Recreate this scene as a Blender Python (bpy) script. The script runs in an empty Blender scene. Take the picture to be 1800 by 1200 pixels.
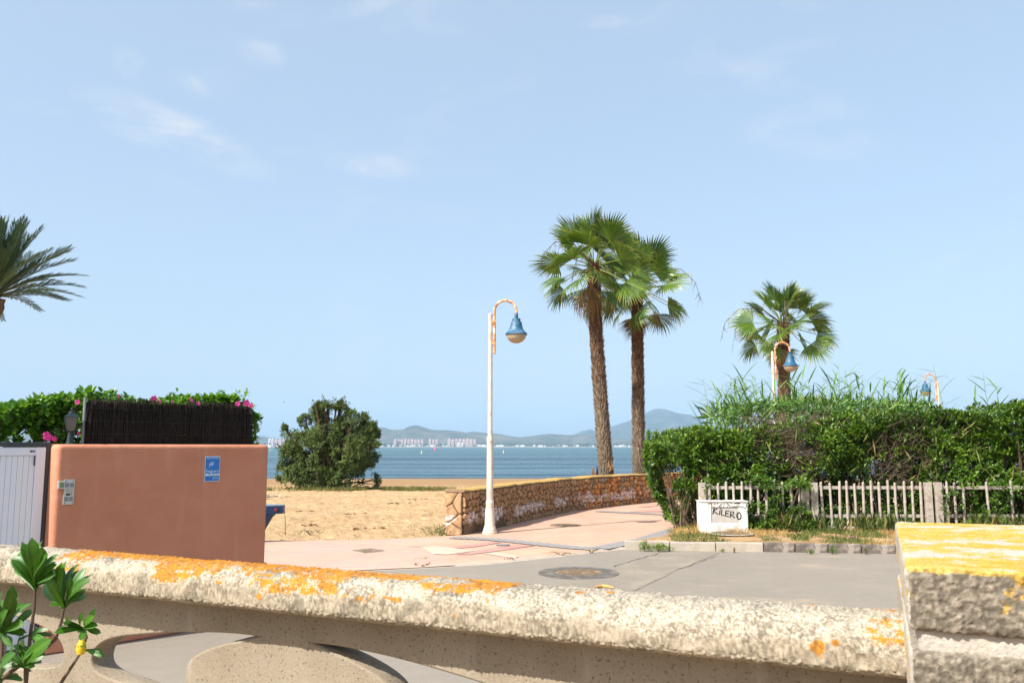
import bpy, bmesh, math, random
import numpy as np
from mathutils import Vector, Matrix

random.seed(7)
RNG = np.random.default_rng(11)
scene = bpy.context.scene
COL = scene.collection
pi = math.pi

# ------------------------------------------------------------------ camera, sky, sun, exposure
EYE = 1.65
FPX = 1500.0                       # focal length in photo pixels (1800 wide)
PITCH = math.atan(185.0 / FPX)
SUN_EL = math.radians(45)
SUN_TRAVEL = Vector((0.75, 0.66, 0)).normalized()      # where the shadows fall
EXPOSURE = 0.75

cam_data = bpy.data.cameras.new('camera')
cam_data.sensor_width = 36.0
cam_data.lens = 36.0 * FPX / 1800.0
cam_data.clip_start = 0.05
cam_data.clip_end = 40000
cam_data.dof.use_dof = True
cam_data.dof.focus_distance = 7.0
cam_data.dof.aperture_fstop = 20.0
cam = bpy.data.objects.new('camera', cam_data)
COL.objects.link(cam)
cam.location = (0, 0, EYE)
cam.rotation_euler = (pi / 2 + PITCH, 0, 0)
scene.camera = cam

world = bpy.data.worlds.new('World')
scene.world = world
world.use_nodes = True
scene.view_settings.view_transform = 'Standard'
scene.view_settings.look = 'None'
scene.view_settings.exposure = EXPOSURE
scene.view_settings.gamma = 1.0
scene.view_settings.use_curve_mapping = False
scene.cycles.use_denoising = True
scene.cycles.max_bounces = 8
scene.cycles.transparent_max_bounces = 12
scene.cycles.volume_bounces = 1

sun_data = bpy.data.lights.new('sun', 'SUN')
sun_data.energy = 5.0
sun_data.angle = math.radians(0.53)
sun_data.color = (1.0, 0.95, 0.86)
sun = bpy.data.objects.new('sun', sun_data)
COL.objects.link(sun)
TO_SUN = Vector((-SUN_TRAVEL.x * math.cos(SUN_EL), -SUN_TRAVEL.y * math.cos(SUN_EL), math.sin(SUN_EL)))
sun.rotation_euler = TO_SUN.to_track_quat('Z', 'Y').to_euler()
sun.location = (0, 0, 30)


# ------------------------------------------------------------------ pixel helpers
_f = Vector((0, math.cos(PITCH), math.sin(PITCH)))
_u = Vector((0, -math.sin(PITCH), math.cos(PITCH)))


def ray(px, py):
    return Vector(((px - 900) / FPX, 0, 0)) + _f + _u * ((600 - py) / FPX)


def G(px, py, z=0.0):
    """point on the level z under a photo pixel"""
    d = ray(px, py)
    t = (z - EYE) / d.z
    return Vector((d.x * t, d.y * t, z))


def A(px, py, Y):
    """point at distance Y in front of the camera"""
    d = ray(px, py)
    t = Y / d.y
    return Vector((d.x * t, Y, EYE + d.z * t))


# ------------------------------------------------------------------ node helpers
class NT:
    def __init__(s, tree):
        s.t = tree
        s.nodes = tree.nodes
        s.links = tree.links

    def n(s, typ, ins=None, **props):
        nd = s.nodes.new(typ)
        for k, v in props.items():
            setattr(nd, k, v)
        for k, v in (ins or {}).items():
            sock = nd.inputs[k]
            if isinstance(v, bpy.types.NodeSocket):
                s.links.new(v, sock)
            else:
                if sock.type == 'RGBA' and len(v) == 3:
                    v = (*v, 1)
                sock.default_value = v
        return nd

    def pos(s):
        return s.n('ShaderNodeNewGeometry').outputs['Position']

    def obj(s):
        return s.n('ShaderNodeTexCoord').outputs['Object']

    def attr(s, name, out='Fac'):
        return s.n('ShaderNodeAttribute', attribute_name=name).outputs[out]

    def mapping(s, vec, scale=(1, 1, 1), loc=(0, 0, 0), rot=(0, 0, 0)):
        return s.n('ShaderNodeMapping', {'Vector': vec, 'Scale': scale, 'Location': loc, 'Rotation': rot}).outputs[0]

    def noise(s, vec, scale, detail=4, rough=0.55, dist=0.0):
        return s.n('ShaderNodeTexNoise', {'Vector': vec, 'Scale': scale, 'Detail': detail, 'Roughness': rough,
                                          'Distortion': dist}).outputs[0]

    def voro(s, vec, scale, feature='F1', out='Distance', rnd=1.0):
        return s.n('ShaderNodeTexVoronoi', {'Vector': vec, 'Scale': scale, 'Randomness': rnd}, feature=feature).outputs[out]

    def ramp(s, fac, stops):
        nd = s.n('ShaderNodeValToRGB', {'Fac': fac})
        el = nd.color_ramp.elements
        while len(el) < len(stops):
            el.new(0.5)
        for e, (p, c) in zip(el, stops):
            e.position = p
            if isinstance(c, (int, float)):
                c = (c, c, c)
            e.color = (*c, 1)
        return nd.outputs[0]

    def mix(s, fac, a, b, mode='MIX'):
        nd = s.n('ShaderNodeMix', data_type='RGBA', blend_type=mode)
        for k, v in ((0, fac), (6, a), (7, b)):
            if isinstance(v, bpy.types.NodeSocket):
                s.links.new(v, nd.inputs[k])
            else:
                if k and len(v) == 3:
                    v = (*v, 1)
                nd.inputs[k].default_value = v
        return nd.outputs[2]

    def math(s, op, a, b=0.0, c=0.0, clamp=False):
        nd = s.n('ShaderNodeMath', operation=op, use_clamp=clamp)
        for k, v in enumerate((a, b, c)):
            if isinstance(v, bpy.types.NodeSocket):
                s.links.new(v, nd.inputs[k])
            else:
                nd.inputs[k].default_value = v
        return nd.outputs[0]

    def sep(s, vec):
        return s.n('ShaderNodeSeparateXYZ', {0: vec}).outputs

    def smooth(s, v, lo, hi):
        nd = s.n('ShaderNodeMapRange', {'Value': v, 'From Min': lo, 'From Max': hi}, interpolation_type='SMOOTHSTEP')
        return nd.outputs[0]

    def bump(s, h, strength=0.5, dist=0.01, normal=None):
        ins = {'Height': h, 'Strength': strength, 'Distance': dist}
        if normal is not None:
            ins['Normal'] = normal
        return s.n('ShaderNodeBump', ins).outputs[0]


MATS = {}


def new_mat(name):
    m = bpy.data.materials.new(name)
    m.use_nodes = True
    m.node_tree.nodes.clear()
    nt = NT(m.node_tree)
    MATS[name] = m
    return m, nt


def finish(nt, col, rough=0.7, normal=None, spec=0.3, metallic=0.0, trans=0.0, trans_col=None):
    ins = {'Base Color': col, 'Roughness': rough, 'Specular IOR Level': spec, 'Metallic': metallic}
    if normal is not None:
        ins['Normal'] = normal
    p = nt.n('ShaderNodeBsdfPrincipled', ins).outputs[0]
    if trans > 0:
        t = nt.n('ShaderNodeBsdfTranslucent', {'Color': trans_col if trans_col is not None else col}).outputs[0]
        p = nt.n('ShaderNodeMixShader', {0: trans, 1: p, 2: t}).outputs[0]
    o = nt.n('ShaderNodeOutputMaterial')
    nt.links.new(p, o.inputs['Surface'])


def simple(name, col, rough=0.65, var=0.18, scale=6.0, bump=0.25, bscale=60.0, bdist=0.004, spec=0.3, metallic=0.0,
           stain=None, stain_amt=0.5, stain_scale=3.0):
    """a plain weathered surface: blotches, fine grain and optional stains"""
    m, nt = new_mat(name)
    p = nt.obj()
    n1 = nt.noise(p, scale, 5, 0.6)
    dark = tuple(c * (1 - var) for c in col)
    lite = tuple(min(1, c * (1 + var)) for c in col)
    c = nt.ramp(n1, [(0.3, dark), (0.7, lite)])
    if stain is not None:
        n3 = nt.noise(p, stain_scale, 6, 0.65, 0.4)
        f = nt.math('MULTIPLY', nt.smooth(n3, 0.5, 0.66), stain_amt)
        c = nt.mix(f, c, stain)
    n2 = nt.noise(p, bscale, 4, 0.6)
    finish(nt, c, rough, nt.bump(n2, bump, bdist), spec, metallic)
    return m


def leaf_mat(name, stops, trans=0.28, rough=0.45, spec=0.45):
    m, nt = new_mat(name)
    c = nt.ramp(nt.attr('tint'), stops)
    rnd = nt.n('ShaderNodeObjectInfo').outputs['Random']
    c = nt.mix(1.0, c, nt.ramp(rnd, [(0.0, (0.72, 0.74, 0.7)), (0.5, (1.0, 1.0, 0.9)), (1.0, (1.22, 1.12, 1.0))]), 'MULTIPLY')
    tc = nt.mix(0.5, c, (0.35, 0.5, 0.05), 'MULTIPLY')
    tc = nt.mix(0.55, c, nt.mix(1.0, c, (2.0, 2.0, 0.8), 'MULTIPLY'))
    finish(nt, c, rough, None, spec, 0, trans, tc)
    return m


# ------------------------------------------------------------------ world
wt = NT(world.node_tree)
world.node_tree.nodes.clear()
sky = wt.n('ShaderNodeTexSky', sky_type='NISHITA')
sky.sun_disc = False
sky.sun_elevation = SUN_EL
sky.sun_rotation = math.atan2(TO_SUN.x, TO_SUN.y)
sky.altitude = 0
sky.air_density = 1.0
sky.dust_density = 3.2
sky.ozone_density = 1.6
dirv = wt.n('ShaderNodeTexCoord').outputs['Generated']
wisp = wt.noise(wt.mapping(dirv, (1.0, 1.0, 2.6), (0.3, 0, 0), (0, 0.35, 0)), 7.0, 8, 0.62, 0.6)
wisp2 = wt.noise(wt.mapping(dirv, (1, 1, 1.6), (4.1, 0.2, 0.9)), 2.6, 3, 0.5)
general = wt.math('MULTIPLY', wt.smooth(wisp, 0.5, 0.78), wt.smooth(wisp2, 0.42, 0.68))
total = wt.math('MULTIPLY', general, 0.32)
for (px, py, rx, rz, amt, tilt) in ((300, 232, 0.125, 0.030, 0.75, -0.42), (650, 290, 0.06, 0.018, 0.42, -0.1),
                                    (325, 148, 0.03, 0.016, 0.5, -0.5), (462, 96, 0.03, 0.018, 0.4, -0.2),
                                    (480, 30, 0.05, 0.018, 0.4, -0.2), (640, 12, 0.06, 0.012, 0.4, 0.3),
                                    (90, 190, 0.045, 0.010, 0.35, -0.1), (1060, 38, 0.035, 0.010, 0.5, 0.1),
                                    (225, 110, 0.02, 0.02, 0.5, -0.7), (1380, 200, 0.16, 0.05, 0.25, -0.3)):
    d = ray(px, py).normalized()
    ax = Vector((1, 0, 0)) - d * d.x
    ax.normalize()
    up = d.cross(ax) * -1
    up = ax.cross(d)
    a2 = ax * math.cos(tilt) + up * math.sin(tilt)
    u2 = up * math.cos(tilt) - ax * math.sin(tilt)
    da = wt.n('ShaderNodeVectorMath', {0: dirv, 1: tuple(a2 / rx)}, operation='DOT_PRODUCT').outputs['Value']
    db = wt.n('ShaderNodeVectorMath', {0: dirv, 1: tuple(u2 / rz)}, operation='DOT_PRODUCT').outputs['Value']
    dc = wt.n('ShaderNodeVectorMath', {0: dirv, 1: tuple(d)}, operation='DOT_PRODUCT').outputs['Value']
    r2 = wt.math('ADD', wt.math('MULTIPLY', da, da), wt.math('MULTIPLY', db, db))
    blob = wt.math('MULTIPLY', wt.smooth(r2, 1.0, 0.0), wt.math('GREATER_THAN', dc, 0.0))
    total = wt.math('ADD', total, wt.math('MULTIPLY', wt.math('MULTIPLY', blob, wt.smooth(wisp, 0.41, 0.66)), amt))
total = wt.math('MINIMUM', total, 0.8)
veil = wt.mix(0.60, sky.outputs[0], (2.32, 2.9, 3.55))          # thin even high haze over the whole sky
skyc = wt.mix(total, veil, (3.2, 3.4, 3.65))
bg = wt.n('ShaderNodeBackground', {'Color': skyc, 'Strength': 0.15})
wo = wt.n('ShaderNodeOutputWorld')
wt.links.new(bg.outputs[0], wo.inputs['Surface'])


# ------------------------------------------------------------------ objects
def tag(o, label=None, cat=None, group=None, kind=None):
    if label:
        o['label'] = label
    if cat:
        o['category'] = cat
    if group:
        o['group'] = group
    if kind:
        o['kind'] = kind
    return o


def thing(name, label, cat, loc=(0, 0, 0), rotz=0.0, group=None):
    o = bpy.data.objects.new(name, None)
    o.empty_display_size = 0.2
    COL.objects.link(o)
    o.location = loc
    o.rotation_euler = (0, 0, rotz)
    return tag(o, label, cat, group)


def link(name, me, mat=None, parent=None, smooth=False):
    if mat is not None and len(me.materials) == 0:
        me.materials.append(MATS[mat] if isinstance(mat, str) else mat)
    if smooth:
        me.polygons.foreach_set('use_smooth', np.ones(len(me.polygons), dtype=bool))
    o = bpy.data.objects.new(name, me)
    COL.objects.link(o)
    if parent is not None:
        o.parent = parent
    return o


def npmesh(name, V, F, attrs=None):
    """V (n,3), F (m,3|4) arrays -> mesh"""
    V = np.asarray(V, dtype=np.float32)
    F = np.asarray(F, dtype=np.int32)
    k = F.shape[1]
    me = bpy.data.meshes.new(name)
    me.vertices.add(len(V))
    me.vertices.foreach_set('co', V.ravel())
    me.loops.add(F.size)
    me.loops.foreach_set('vertex_index', F.ravel())
    me.polygons.add(len(F))
    me.polygons.foreach_set('loop_start', np.arange(0, F.size, k, dtype=np.int32))
    me.polygons.foreach_set('loop_total', np.full(len(F), k, dtype=np.int32))
    me.update(calc_edges=True)
    for an, av in (attrs or {}).items():
        a = me.attributes.new(an, 'FLOAT', 'POINT')
        a.data.foreach_set('value', np.asarray(av, dtype=np.float32))
    return me


class MB:
    """collects shapes, then one mesh"""

    def __init__(s):
        s.v = []
        s.f = []
        s.tint = []

    def add(s, verts, faces, tint=0.5):
        b = len(s.v)
        s.v += [tuple(v) for v in verts]
        s.f += [tuple(i + b for i in f) for f in faces]
        s.tint += [tint] * len(verts)
        return s

    def box(s, x0, x1, y0, y1, z0, z1, bev=0.0, M=None, seg=2):
        if bev <= 0:
            vs = [(x, y, z) for z in (z0, z1) for y in (y0, y1) for x in (x0, x1)]
            fs = [(0, 2, 3, 1), (4, 5, 7, 6), (0, 1, 5, 4), (2, 6, 7, 3), (0, 4, 6, 2), (1, 3, 7, 5)]
        else:
            b = min(bev, (x1 - x0) / 2.01, (y1 - y0) / 2.01, (z1 - z0) / 2.01)
            bm = bmesh.new()
            bmesh.ops.create_cube(bm, size=1)
            for v in bm.verts:
                v.co = Vector(((x0 + x1) / 2 + v.co.x * (x1 - x0), (y0 + y1) / 2 + v.co.y * (y1 - y0),
                               (z0 + z1) / 2 + v.co.z * (z1 - z0)))
            bmesh.ops.bevel(bm, geom=list(bm.edges), offset=b, segments=seg, affect='EDGES', profile=0.5)
            bm.verts.index_update()
            vs = [v.co.copy() for v in bm.verts]
            fs = [tuple(v.index for v in f.verts) for f in bm.faces]
            bm.free()
        if M is not None:
            vs = [M @ Vector(v) for v in vs]
        return s.add(vs, fs)

    def tube(s, pts, rad, n=8, cap=True, tint=0.5):
        pts = [Vector(p) for p in pts]
        if isinstance(rad, (int, float)):
            rad = [rad] * len(pts)
        vs = []
        ref = None
        for i, p in enumerate(pts):
            a = pts[max(0, i - 1)]
            b = pts[min(len(pts) - 1, i + 1)]
            t = (b - a).normalized()
            if ref is None:
                ref = Vector((0, 0, 1)) if abs(t.z) < 0.9 else Vector((1, 0, 0))
            x = (ref - t * ref.dot(t)).normalized()
            ref = x
            y = t.cross(x)
            for k in range(n):
                an = 2 * pi * k / n
                vs.append(p + (x * math.cos(an) + y * math.sin(an)) * rad[i])
        fs = []
        for i in range(len(pts) - 1):
            for k in range(n):
                k2 = (k + 1) % n
                fs.append((i * n + k, i * n + k2, (i + 1) * n + k2, (i + 1) * n + k))
        if cap:
            fs.append(tuple(range(n - 1, -1, -1)))
            fs.append(tuple((len(pts) - 1) * n + k for k in range(n)))
        return s.add(vs, fs, tint)

    def lathe(s, prof, n=24, c=(0, 0, 0), cap=True):
        vs = []
        for r, z in prof:
            for k in range(n):
                an = 2 * pi * k / n
                vs.append((c[0] + r * math.cos(an), c[1] + r * math.sin(an), c[2] + z))
        fs = []
        for i in range(len(prof) - 1):
            for k in range(n):
                k2 = (k + 1) % n
                fs.append((i * n + k, i * n + k2, (i + 1) * n + k2, (i + 1) * n + k))
        if cap:
            fs.append(tuple(range(n - 1, -1, -1)))
            fs.append(tuple((len(prof) - 1) * n + k for k in range(n)))
        return s.add(vs, fs)

    def prism(s, poly, z0, z1):
        """poly of (x,y) counter-clockwise"""
        n = len(poly)
        vs = [(x, y, z0) for x, y in poly] + [(x, y, z1) for x, y in poly]
        fs = [tuple(range(n - 1, -1, -1)), tuple(range(n, 2 * n))]
        fs += [(i, (i + 1) % n, n + (i + 1) % n, n + i) for i in range(n)]
        return s.add(vs, fs)

    def mesh(s, name, tint=False):
        me = bpy.data.meshes.new(name)
        me.from_pydata(s.v, [], s.f)
        if tint:
            a = me.attributes.new('tint', 'FLOAT', 'POINT')
            a.data.foreach_set('value', np.array(s.tint, dtype=np.float32))
        me.update()
        return me

    def build(s, name, mat, parent=None, smooth=False, tint=False):
        o = link(name, s.mesh(name, tint), mat, parent, False)
        if smooth:
            o.data.shade_smooth() if hasattr(o.data, 'shade_smooth') else None
            if hasattr(o.data, 'set_sharp_from_angle'):
                o.data.set_sharp_from_angle(angle=math.radians(38))
        return o


# ------------------------------------------------------------------ numpy noise
def _hash(i, j, k, seed=0):
    n = (i.astype(np.int64) * 374761393 + j.astype(np.int64) * 668265263 + k.astype(np.int64) * 2147483647 + seed * 974711) & 0xffffffff
    n = ((n ^ (n >> 13)) * 1274126177) & 0xffffffff
    n = ((n ^ (n >> 16)) * 2246822519) & 0xffffffff
    n = n ^ (n >> 15)
    return (n & 0xffffff) / float(0xffffff)


def vnoise(P, seed=0):
    P = np.asarray(P, dtype=np.float64)
    I = np.floor(P)
    fr = P - I
    w = fr * fr * (3 - 2 * fr)
    I = I.astype(np.int64)
    out = 0
    for a in (0, 1):
        for b in (0, 1):
            for c in (0, 1):
                h = _hash(I[:, 0] + a, I[:, 1] + b, I[:, 2] + c, seed)
                out = out + h * (w[:, 0] if a else 1 - w[:, 0]) * (w[:, 1] if b else 1 - w[:, 1]) * (w[:, 2] if c else 1 - w[:, 2])
    return out


def fbm(P, scale=1.0, octs=4, seed=0, gain=0.5):
    P = np.asarray(P, dtype=np.float64) * scale
    s = 0
    a = 1.0
    t = 0
    for o in range(octs):
        s = s + a * vnoise(P + 17.3 * o, seed + o)
        t += a
        a *= gain
        P = P * 2.03
    return s / t


def worley(P, scale, seed=0):
    P = np.asarray(P, dtype=np.float64) * scale
    I = np.floor(P).astype(np.int64)
    best = np.full(len(P), 9.0)
    ident = np.zeros(len(P))
    for a in (-1, 0, 1):
        for b in (-1, 0, 1):
            for c in (-1, 0, 1):
                J = I + np.array([a, b, c])
                q = np.stack([J[:, k] + _hash(J[:, 0], J[:, 1], J[:, 2], seed + 31 * k + 5) for k in range(3)], 1)
                d = np.sqrt(((P - q) ** 2).sum(1))
                m = d < best
                best[m] = d[m]
                ident[m] = _hash(J[:, 0], J[:, 1], J[:, 2], seed + 77)[m]
    return best, ident


def sstep(x, a, b):
    t = np.clip((x - a) / (b - a), 0, 1)
    return t * t * (3 - 2 * t)


def grid_faces(nu, nv, wrap=False):
    u = np.arange(nu - 1)
    v = np.arange(nv if wrap else nv - 1)
    U, W = np.meshgrid(u, v, indexing='ij')
    W2 = (W + 1) % nv
    return np.stack([U * nv + W, (U + 1) * nv + W, (U + 1) * nv + W2, U * nv + W2], -1).reshape(-1, 4)


def rounded_box(dx, dy, dz, r, res):
    """dense rounded box 0..dx,0..dy,0..dz; returns V, N, F"""
    parts, faces, base = [], [], 0
    nx, ny, nz = [max(2, int(round(d / res)) + 1) for d in (dx, dy, dz)]
    X, Y, Z = np.linspace(0, dx, nx), np.linspace(0, dy, ny), np.linspace(0, dz, nz)
    for ax, (Ua, Va), val, flip in ((2, (X, Y), 0, True), (2, (X, Y), dz, False), (1, (X, Z), 0, False), (1, (X, Z), dy, True),
                                    (0, (Y, Z), 0, True), (0, (Y, Z), dx, False)):
        U, W = np.meshgrid(Ua, Va, indexing='ij')
        P = np.zeros((U.size, 3))
        o = [k for k in range(3) if k != ax]
        P[:, o[0]] = U.ravel()
        P[:, o[1]] = W.ravel()
        P[:, ax] = val
        F = grid_faces(len(Ua), len(Va))
        if flip:
            F = F[:, ::-1]
        parts.append(P)
        faces.append(F + base)
        base += len(P)
    P = np.concatenate(parts)
    F = np.concatenate(faces)
    key, inv = np.unique(np.round(P, 6), axis=0, return_inverse=True)
    inv = inv.ravel()
    F = inv[F]
    lo = np.array([r, r, r])
    hi = np.array([dx - r, dy - r, dz - r])
    C = np.clip(key, lo, hi)
    D = key - C
    L = np.linalg.norm(D, axis=1, keepdims=True)
    N = D / np.maximum(L, 1e-9)
    return C + N * r, N, F


def leaf_cloud(P, D, Nn, length, width, tint, shape='rhomb', fold=0.22, curl=0.12):
    """vectorised leaves: base P, axis D, face normal Nn"""
    D = D / np.maximum(np.linalg.norm(D, axis=1, keepdims=True), 1e-9)
    S = np.cross(D, Nn)
    S = S / np.maximum(np.linalg.norm(S, axis=1, keepdims=True), 1e-9)
    Nn = np.cross(S, D)
    L = np.asarray(length)[:, None]
    W = np.asarray(width)[:, None] * 0.5
    n = len(P)
    tipc = P + D * L - Nn * L * curl
    if shape == 'rhomb':
        mid = P + D * L * 0.52 + Nn * W * fold
        V = np.stack([P, mid - S * W, tipc, mid + S * W], 1)
        F = np.array([[0, 1, 2], [0, 2, 3]])
        k = 4
    else:
        a = P + D * L * 0.32 + Nn * W * fold
        b = P + D * L * 0.72 + Nn * (W * fold - L * curl * 0.5)
        V = np.stack([P, a - S * W * 0.9, b - S * W * 0.85, tipc, b + S * W * 0.85, a + S * W * 0.9], 1)
        F = np.array([[0, 1, 2, 3], [0, 3, 4, 5]])
        k = 6
    Fa = (F[None] + (np.arange(n) * k)[:, None, None]).reshape(-1, F.shape[1])
    return V.reshape(-1, 3), Fa, np.repeat(np.asarray(tint), k)


def unit(a):
    return a / np.maximum(np.linalg.norm(a, axis=-1, keepdims=True), 1e-9)


def rand_dirs(n):
    return unit(RNG.normal(size=(n, 3)))


def rosettes(C, axis, nleaf, lmin, lmax, wr, tint_fn, spread=0.9, shape='rhomb'):
    """whorls of leaves at points C pointing along axis"""
    n = len(C)
    ax = np.repeat(unit(axis), nleaf, 0)
    P = np.repeat(C, nleaf, 0)
    r = rand_dirs(n * nleaf)
    D = unit(ax * RNG.uniform(0.15, 1.0, (n * nleaf, 1)) + r * spread)
    Nn = unit(ax + r * 0.5 + np.array([0, 0, 0.5]))
    L = RNG.uniform(lmin, lmax, n * nleaf)
    P = P + D * 0.008 + rand_dirs(n * nleaf) * 0.012
    return leaf_cloud(P, D, Nn, L, L * wr, tint_fn(P, n * nleaf), shape)


def merge(*parts):
    V, F, T, b = [], [], [], 0
    for v, f, t in parts:
        V.append(v)
        F.append(f + b)
        T.append(t)
        b += len(v)
    return np.concatenate(V), np.concatenate(F), np.concatenate(T)


def in_poly(X, Y, poly):
    c = np.zeros(X.shape, bool)
    n = len(poly)
    for i in range(n):
        x0, y0 = poly[i][:2]
        x1, y1 = poly[(i + 1) % n][:2]
        cond = (y0 > Y) != (y1 > Y)
        xi = (x1 - x0) * (Y - y0) / ((y1 - y0) if y1 != y0 else 1e-9) + x0
        c ^= cond & (X < xi)
    return c


# ================================================================== MATERIALS
def m_sand():
    m, nt = new_mat('sand')
    p = nt.pos()
    n1 = nt.noise(nt.mapping(p, (1, 1, 0)), 0.35, 5, 0.6)
    n2 = nt.noise(nt.mapping(p, (1, 1, 0)), 3.0, 6, 0.7)
    c = nt.ramp(nt.mix(0.55, n1, n2), [(0.32, (0.355, 0.224, 0.11)), (0.5, (0.49, 0.329, 0.178)), (0.68, (0.558, 0.389, 0.22))])
    y = nt.sep(p)[1]
    wet = nt.smooth(nt.math('ADD', y, nt.math('MULTIPLY', n1, 10)), 44, 58)
    c = nt.mix(nt.math('MULTIPLY', wet, 0.75), c, (0.287, 0.169, 0.0803))
    deb = nt.smooth(nt.noise(nt.mapping(p, (5, 8, 0)), 2.2, 5, 0.75), 0.57, 0.68)
    c = nt.mix(nt.math('MULTIPLY', deb, 0.75), c, (0.127, 0.0803, 0.0422))
    h = nt.math('ADD', nt.noise(nt.mapping(p, (1, 1, 0)), 7, 6, 0.7), nt.math('MULTIPLY', n2, 1.2))
    finish(nt, c, 0.9, nt.bump(h, 1.0, 0.09), 0.1)


def m_road():
    m, nt = new_mat('asphalt')
    p = nt.pos()
    q = nt.mapping(p, (1, 1, 0))
    n1 = nt.noise(q, 0.6, 5, 0.6)
    n2 = nt.noise(q, 5, 6, 0.7)
    sp = nt.noise(q, 130, 2, 0.6)
    c = nt.ramp(nt.mix(0.4, n1, n2), [(0.3, (0.2, 0.174, 0.141)), (0.55, (0.245, 0.214, 0.175)), (0.72, (0.301, 0.26, 0.209))])
    c = nt.mix(0.3, c, nt.ramp(sp, [(0.35, (0.0713, 0.0617, 0.0535)), (0.65, (0.392, 0.345, 0.291))]))
    mot = nt.noise(q, 22, 6, 0.75)
    c = nt.mix(nt.math('MULTIPLY', nt.smooth(mot, 0.55, 0.68), 0.35), c, (0.119, 0.107, 0.0954))
    c = nt.mix(nt.math('MULTIPLY', nt.smooth(mot, 0.42, 0.32), 0.3), c, (0.356, 0.315, 0.261))
    sand = nt.smooth(nt.noise(nt.mapping(p, (0.5, 1.3, 0), (3, 1, 0)), 1.1, 6, 0.65, 0.5), 0.56, 0.72)
    c = nt.mix(nt.math('MULTIPLY', sand, 0.45), c, (0.42, 0.32, 0.212))
    finish(nt, c, 0.85, nt.bump(sp, 0.5, 0.006), 0.2)


def m_patch():
    m, nt = new_mat('asphalt_coarse')
    p = nt.pos()
    q = nt.mapping(p, (1, 1, 0))
    sp = nt.noise(q, 60, 3, 0.7)
    n1 = nt.noise(q, 1.4, 5, 0.65)
    c = nt.ramp(sp, [(0.40, (0.133, 0.114, 0.0918)), (0.6, (0.319, 0.277, 0.223))])
    c = nt.mix(nt.smooth(n1, 0.42, 0.7), c, (0.293, 0.248, 0.193))
    finish(nt, c, 0.9, nt.bump(sp, 0.7, 0.01), 0.2)


def m_paving(name, a, b, ribs=0.0, rot=0.0):
    m, nt = new_mat(name)
    p = nt.pos()
    q = nt.mapping(p, (1, 1, 0))
    n1 = nt.noise(q, 0.8, 5, 0.6)
    n2 = nt.noise(q, 7, 5, 0.7)
    c = nt.mix(nt.smooth(nt.mix(0.45, n1, n2), 0.32, 0.68), a, b)
    r = nt.mapping(p, (1, 1, 0), (0, 0, 0), (0, 0, rot))
    brick = nt.n('ShaderNodeTexBrick', {'Vector': r, 'Color1': (0.9, 0.9, 0.9, 1), 'Color2': (1.08, 1.08, 1.08, 1),
                                        'Mortar': (0.62, 0.55, 0.5, 1), 'Scale': 1.0, 'Mortar Size': 0.006, 'Mortar Smooth': 0.3,
                                        'Brick Width': 0.4, 'Row Height': 0.4}, offset=0.0)
    c = nt.mix(0.0 if ribs > 0 else 0.4, c, brick.outputs[0], 'MULTIPLY')
    sand = nt.smooth(nt.noise(nt.mapping(p, (0.7, 1.2, 0), (1, 5, 0)), 1.3, 6, 0.65, 0.5), 0.46, 0.64)
    c = nt.mix(nt.math('MULTIPLY', sand, 0.6), c, (0.45, 0.33, 0.22))
    h = nt.math('MULTIPLY', n2, 0.4)
    if ribs > 0:
        w = nt.n('ShaderNodeTexWave', {'Vector': r, 'Scale': ribs, 'Distortion': 0.0}, wave_type='BANDS', bands_direction='Y').outputs[1]
        groove = nt.smooth(w, 0.35, 0.03)
        c = nt.mix(nt.math('MULTIPLY', groove, 0.45), c, (0.30, 0.17, 0.13))
        h = nt.math('ADD', h, w)
    finish(nt, c, 0.8, nt.bump(h, 0.5, 0.006), 0.25)


def m_grey_tile():
    m, nt = new_mat('grey_ribbed_tile')
    p = nt.pos()
    q = nt.mapping(p, (1, 1, 0), (0, 0, 0), (0, 0, 0.5))
    ck = nt.n('ShaderNodeTexChecker', {'Vector': q, 'Scale': 14.0, 'Color1': (0.16, 0.152, 0.155, 1), 'Color2': (0.32, 0.30, 0.285, 1)}).outputs[0]
    n2 = nt.noise(q, 6, 4, 0.6)
    c = nt.mix(nt.math('MULTIPLY', nt.smooth(n2, 0.5, 0.8), 0.6), ck, (0.33, 0.26, 0.2))
    finish(nt, c, 0.75, nt.bump(nt.noise(q, 40, 3, 0.6), 0.4, 0.005), 0.3)


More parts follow.
